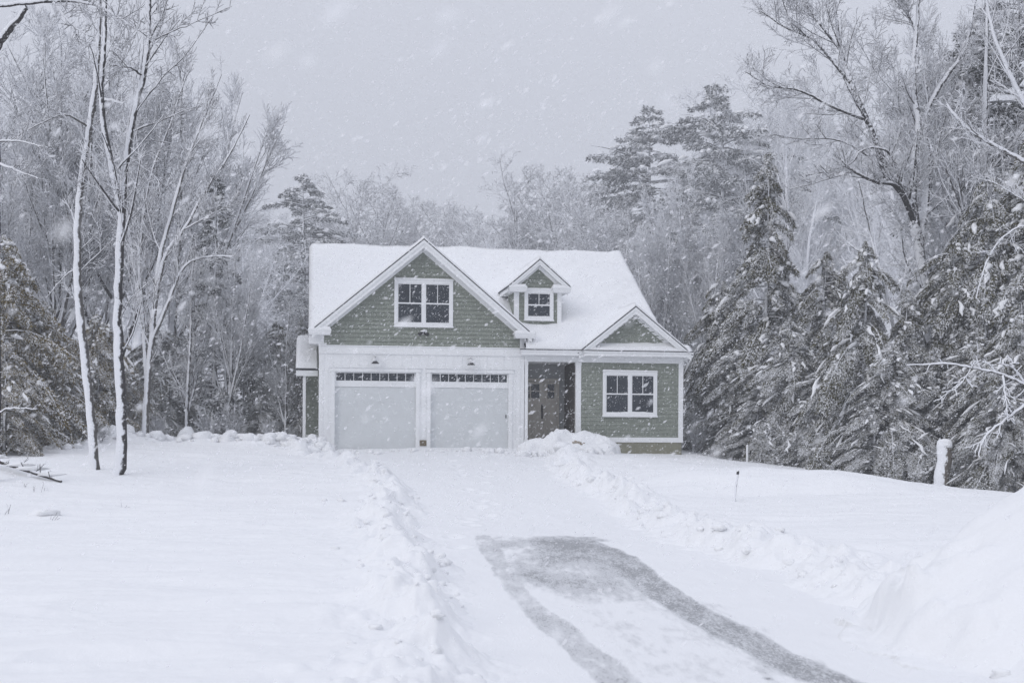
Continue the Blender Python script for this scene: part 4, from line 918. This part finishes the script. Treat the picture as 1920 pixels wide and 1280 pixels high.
# fallen branch and weeds on the left
big, fine = Tubes(), Tubes(); rs = np.random.RandomState(9)
pts = [hit(-30, 872), hit(25, 886), hit(70, 896), hit(115, 905)]; pts = [p+np.array((0, 0, h_)) for p, h_ in zip(pts, (.22, .17, .10, .03))]
o = pts[0].copy(); big.add(np.array(pts)-o, np.array([.065, .058, .045, .025]), 7); sprout(rs, np.array(pts)-o, np.array([.05, .045, .04, .02]), 0, Spec(n=(9, 3), L=(.25, .4), rmin=.007), big, fine, 1.6)
r = empty('fallen_branch', o); tag(r, 'dark fallen branch under a strip of snow at the left border', 'branch'); link('limb', big.mesh('limb', M['bare_bark']), r); link('twigs', fine.mesh('twigs', M['twig']), r)
link('snow', blobs('snow', [(q[0]-o[0], q[1]-o[1]+.02, q[2]-o[2]+.075, .34, .07, .05, -.1, i*3.3) for i, q in enumerate([pts[0]*.6+pts[1]*.4, pts[1]*.7+pts[2]*.3, pts[1]*.2+pts[2]*.8, pts[2]*.5+pts[3]*.5])], M['snow']), r)
for X, Y, d, lab in [(45, 905, 25, 'thin dry weed below the fallen branch, nearest the left border'), (62, 912, 24.5, 'thin dry weed in the middle below the fallen branch'), (80, 912, 25, 'thin dry weed below the tip of the fallen branch'), (90, 966, 19.5, 'tuft of dead stalks poking through a hump of snow'), (95, 880, 30, 'spindly weed above the fallen branch'), (8, 955, 20, 'sparse dry stalk beside the left border'), (232, 944, 21.5, 'dry twig poking from the snow right of the two trunks')]:
    t = Tubes(); p = hit(X, Y+8)
    for k in range(4): Q = wander(rs, np.array((rs.normal(0, .05), rs.normal(0, .05), -.05)), np.array((rs.normal(0, .5), 0, 1)), rs.uniform(.10, .28), 4, .2, 0); t.add(Q, np.linspace(.007, .004, 5), 4)
    w = link('dry_weed', t.mesh('dry_weed', M['bark']), None, p); tag(w, lab, 'weed', 'dry weeds in the left snowfield')

p = hit(80, 966); tag(link('snow_hump', blobs('snow_hump', [(p[0], p[1]+.1, p[2]-.02, .30, .28, .15, 0, 12)], M['snow'], 3)), 'small hump of snow with dead stalks in the left foreground', 'snow hump')

# ------------------------------------------------------------------ falling snow
rs = np.random.RandomState(4)
N = 400000
d = (rs.uniform(.0, 1, N)**.42)*43+.9
x = rs.uniform(-.50, .50, N)*(d+2.5); z = -2.1+rs.uniform(0, 1, N)*(d*.40+3.2)
dn = 130; d[:dn] = rs.uniform(.9, 4.2, dn); x[:dn] = rs.uniform(-.45, .45, dn)*d[:dn]; z[:dn] = rs.uniform(-.20, .34, dn)*d[:dn]      # a few drift close past the lens
keep = z > base_h(x, d)+.05; u, v_ = hl(x, d); near = np.arange(N) < dn
keep &= ~((u > -.3) & (u < 12.8) & (v_ > -.35))
keep &= (rs.random(N) < np.clip(.55+.8*fbm(x*.25, d*.2, z*.25, 3), .12, 1)) | near
d, x, z, near = d[keep], x[keep], z[keep], near[keep]; n = len(d)
w = .0042*np.exp(rs.normal(0, .55, n)); w = np.where(near, rs.uniform(.003, .0085, n), np.minimum(w, .0022+.0011*d)); L = w*rs.uniform(1.4, 3.3, n)
ax = np.stack([.75+rs.normal(0, .22, n), rs.normal(0, .25, n), .55+rs.normal(0, .22, n)], 1); ax /= np.linalg.norm(ax, axis=1)[:, None]
a = np.cross(ax, rs.normal(0, 1, (n, 3))); a /= np.linalg.norm(a, axis=1)[:, None]; bb = np.cross(ax, a); c = np.stack([x, d, z], 1)
V = np.stack([c-ax*L[:, None], c+a*w[:, None]*1.15, c+ax*L[:, None], c-a*w[:, None]*1.15], 1).reshape(-1, 3)
tag(link('snowfall', mesh_np('snowfall', V, np.arange(n*4).reshape(-1, 4), M['flake'])), 'wind driven snowflakes falling through the air', kind='stuff')

# ------------------------------------------------------------------ haze
b = MB(); b.box(-240, 240, -14, 275, -6.5, 48)
hz = NT('snowy air'); hz.t.nodes.remove(hz.b); vol = hz.n('ShaderNodeVolumePrincipled'); vol.inputs['Color'].default_value = (.93, .945, .985, 1); vol.inputs['Density'].default_value = .0016; vol.inputs['Anisotropy'].default_value = .0
hz.l(vol.outputs[0], hz.out.inputs['Volume'])
h = b.build('haze', hz.mat); tag(h, 'pale air thick with falling snow', kind='stuff')

# ------------------------------------------------------------------ sky, sun, camera
w = bpy.data.worlds.new('World'); SC.world = w; w.use_nodes = True; t = w.node_tree; t.nodes.clear()
out = t.nodes.new('ShaderNodeOutputWorld'); bg = t.nodes.new('ShaderNodeBackground'); t.links.new(bg.outputs[0], out.inputs[0])
SUN_EL, SUN_ROT = math.radians(32), math.radians(222)
sky = t.nodes.new('ShaderNodeTexSky'); sky.sky_type = 'NISHITA'; sky.sun_disc = False; sky.sun_elevation = SUN_EL; sky.sun_rotation = SUN_ROT
hs = t.nodes.new('ShaderNodeHueSaturation'); hs.inputs['Saturation'].default_value = .25; t.links.new(sky.outputs[0], hs.inputs['Color'])
tc = t.nodes.new('ShaderNodeTexCoord'); sp = t.nodes.new('ShaderNodeSeparateXYZ'); t.links.new(tc.outputs['Generated'], sp.inputs[0])
mr = t.nodes.new('ShaderNodeMapRange'); t.links.new(sp.outputs[2], mr.inputs['Value']); mr.inputs['From Min'].default_value = 0; mr.inputs['From Max'].default_value = 1
mr.inputs['To Min'].default_value = .41; mr.inputs['To Max'].default_value = 1.0
cl = t.nodes.new('ShaderNodeMix'); cl.data_type = 'RGBA'; cl.blend_type = 'MULTIPLY'; cl.inputs[0].default_value = 1; cl.inputs[6].default_value = (10.75, 11.2, 12.75, 1); t.links.new(mr.outputs[0], cl.inputs[7])
mx = t.nodes.new('ShaderNodeMix'); mx.data_type = 'RGBA'; mx.inputs[0].default_value = .88; t.links.new(hs.outputs[0], mx.inputs[6]); t.links.new(cl.outputs[2], mx.inputs[7]); t.links.new(mx.outputs[2], bg.inputs[0]); bg.inputs[1].default_value = .1
ld = bpy.data.lights.new('sun', 'SUN'); ld.energy = .65; ld.angle = math.radians(28); ld.color = (1, .97, .93)
lo = bpy.data.objects.new('sun', ld); COL.objects.link(lo)
dirv = Vector((math.sin(SUN_ROT)*math.cos(SUN_EL), math.cos(SUN_ROT)*math.cos(SUN_EL), math.sin(SUN_EL))); lo.rotation_euler = dirv.to_track_quat('Z', 'Y').to_euler()

cd = bpy.data.cameras.new('camera'); cam = bpy.data.objects.new('camera', cd); COL.objects.link(cam); SC.camera = cam
from mathutils import Matrix
cam.matrix_world = Matrix.Rotation(math.radians(90), 4, 'X') @ Matrix.Rotation(ROLL, 4, 'Z')
cd.sensor_width = 36; cd.lens = 36*F/1920; cd.shift_y = 160/1920; cd.clip_start = .05; cd.clip_end = 2000
cd.dof.use_dof = True; cd.dof.focus_distance = 41; cd.dof.aperture_fstop = 3.2

SC.view_settings.view_transform = 'Standard'; SC.view_settings.look = 'None'; SC.view_settings.exposure = 0; SC.view_settings.gamma = 1
cy = SC.cycles; cy.max_bounces = 5; cy.diffuse_bounces = 3; cy.glossy_bounces = 2; cy.volume_bounces = 1; cy.transparent_max_bounces = 12; cy.caustics_reflective = False; cy.caustics_refractive = False
cy.use_denoising = True; cy.denoiser = 'OPENIMAGEDENOISE'; cy.denoising_input_passes = 'RGB_ALBEDO_NORMAL'
cy.use_adaptive_sampling = True; cy.adaptive_threshold = .02
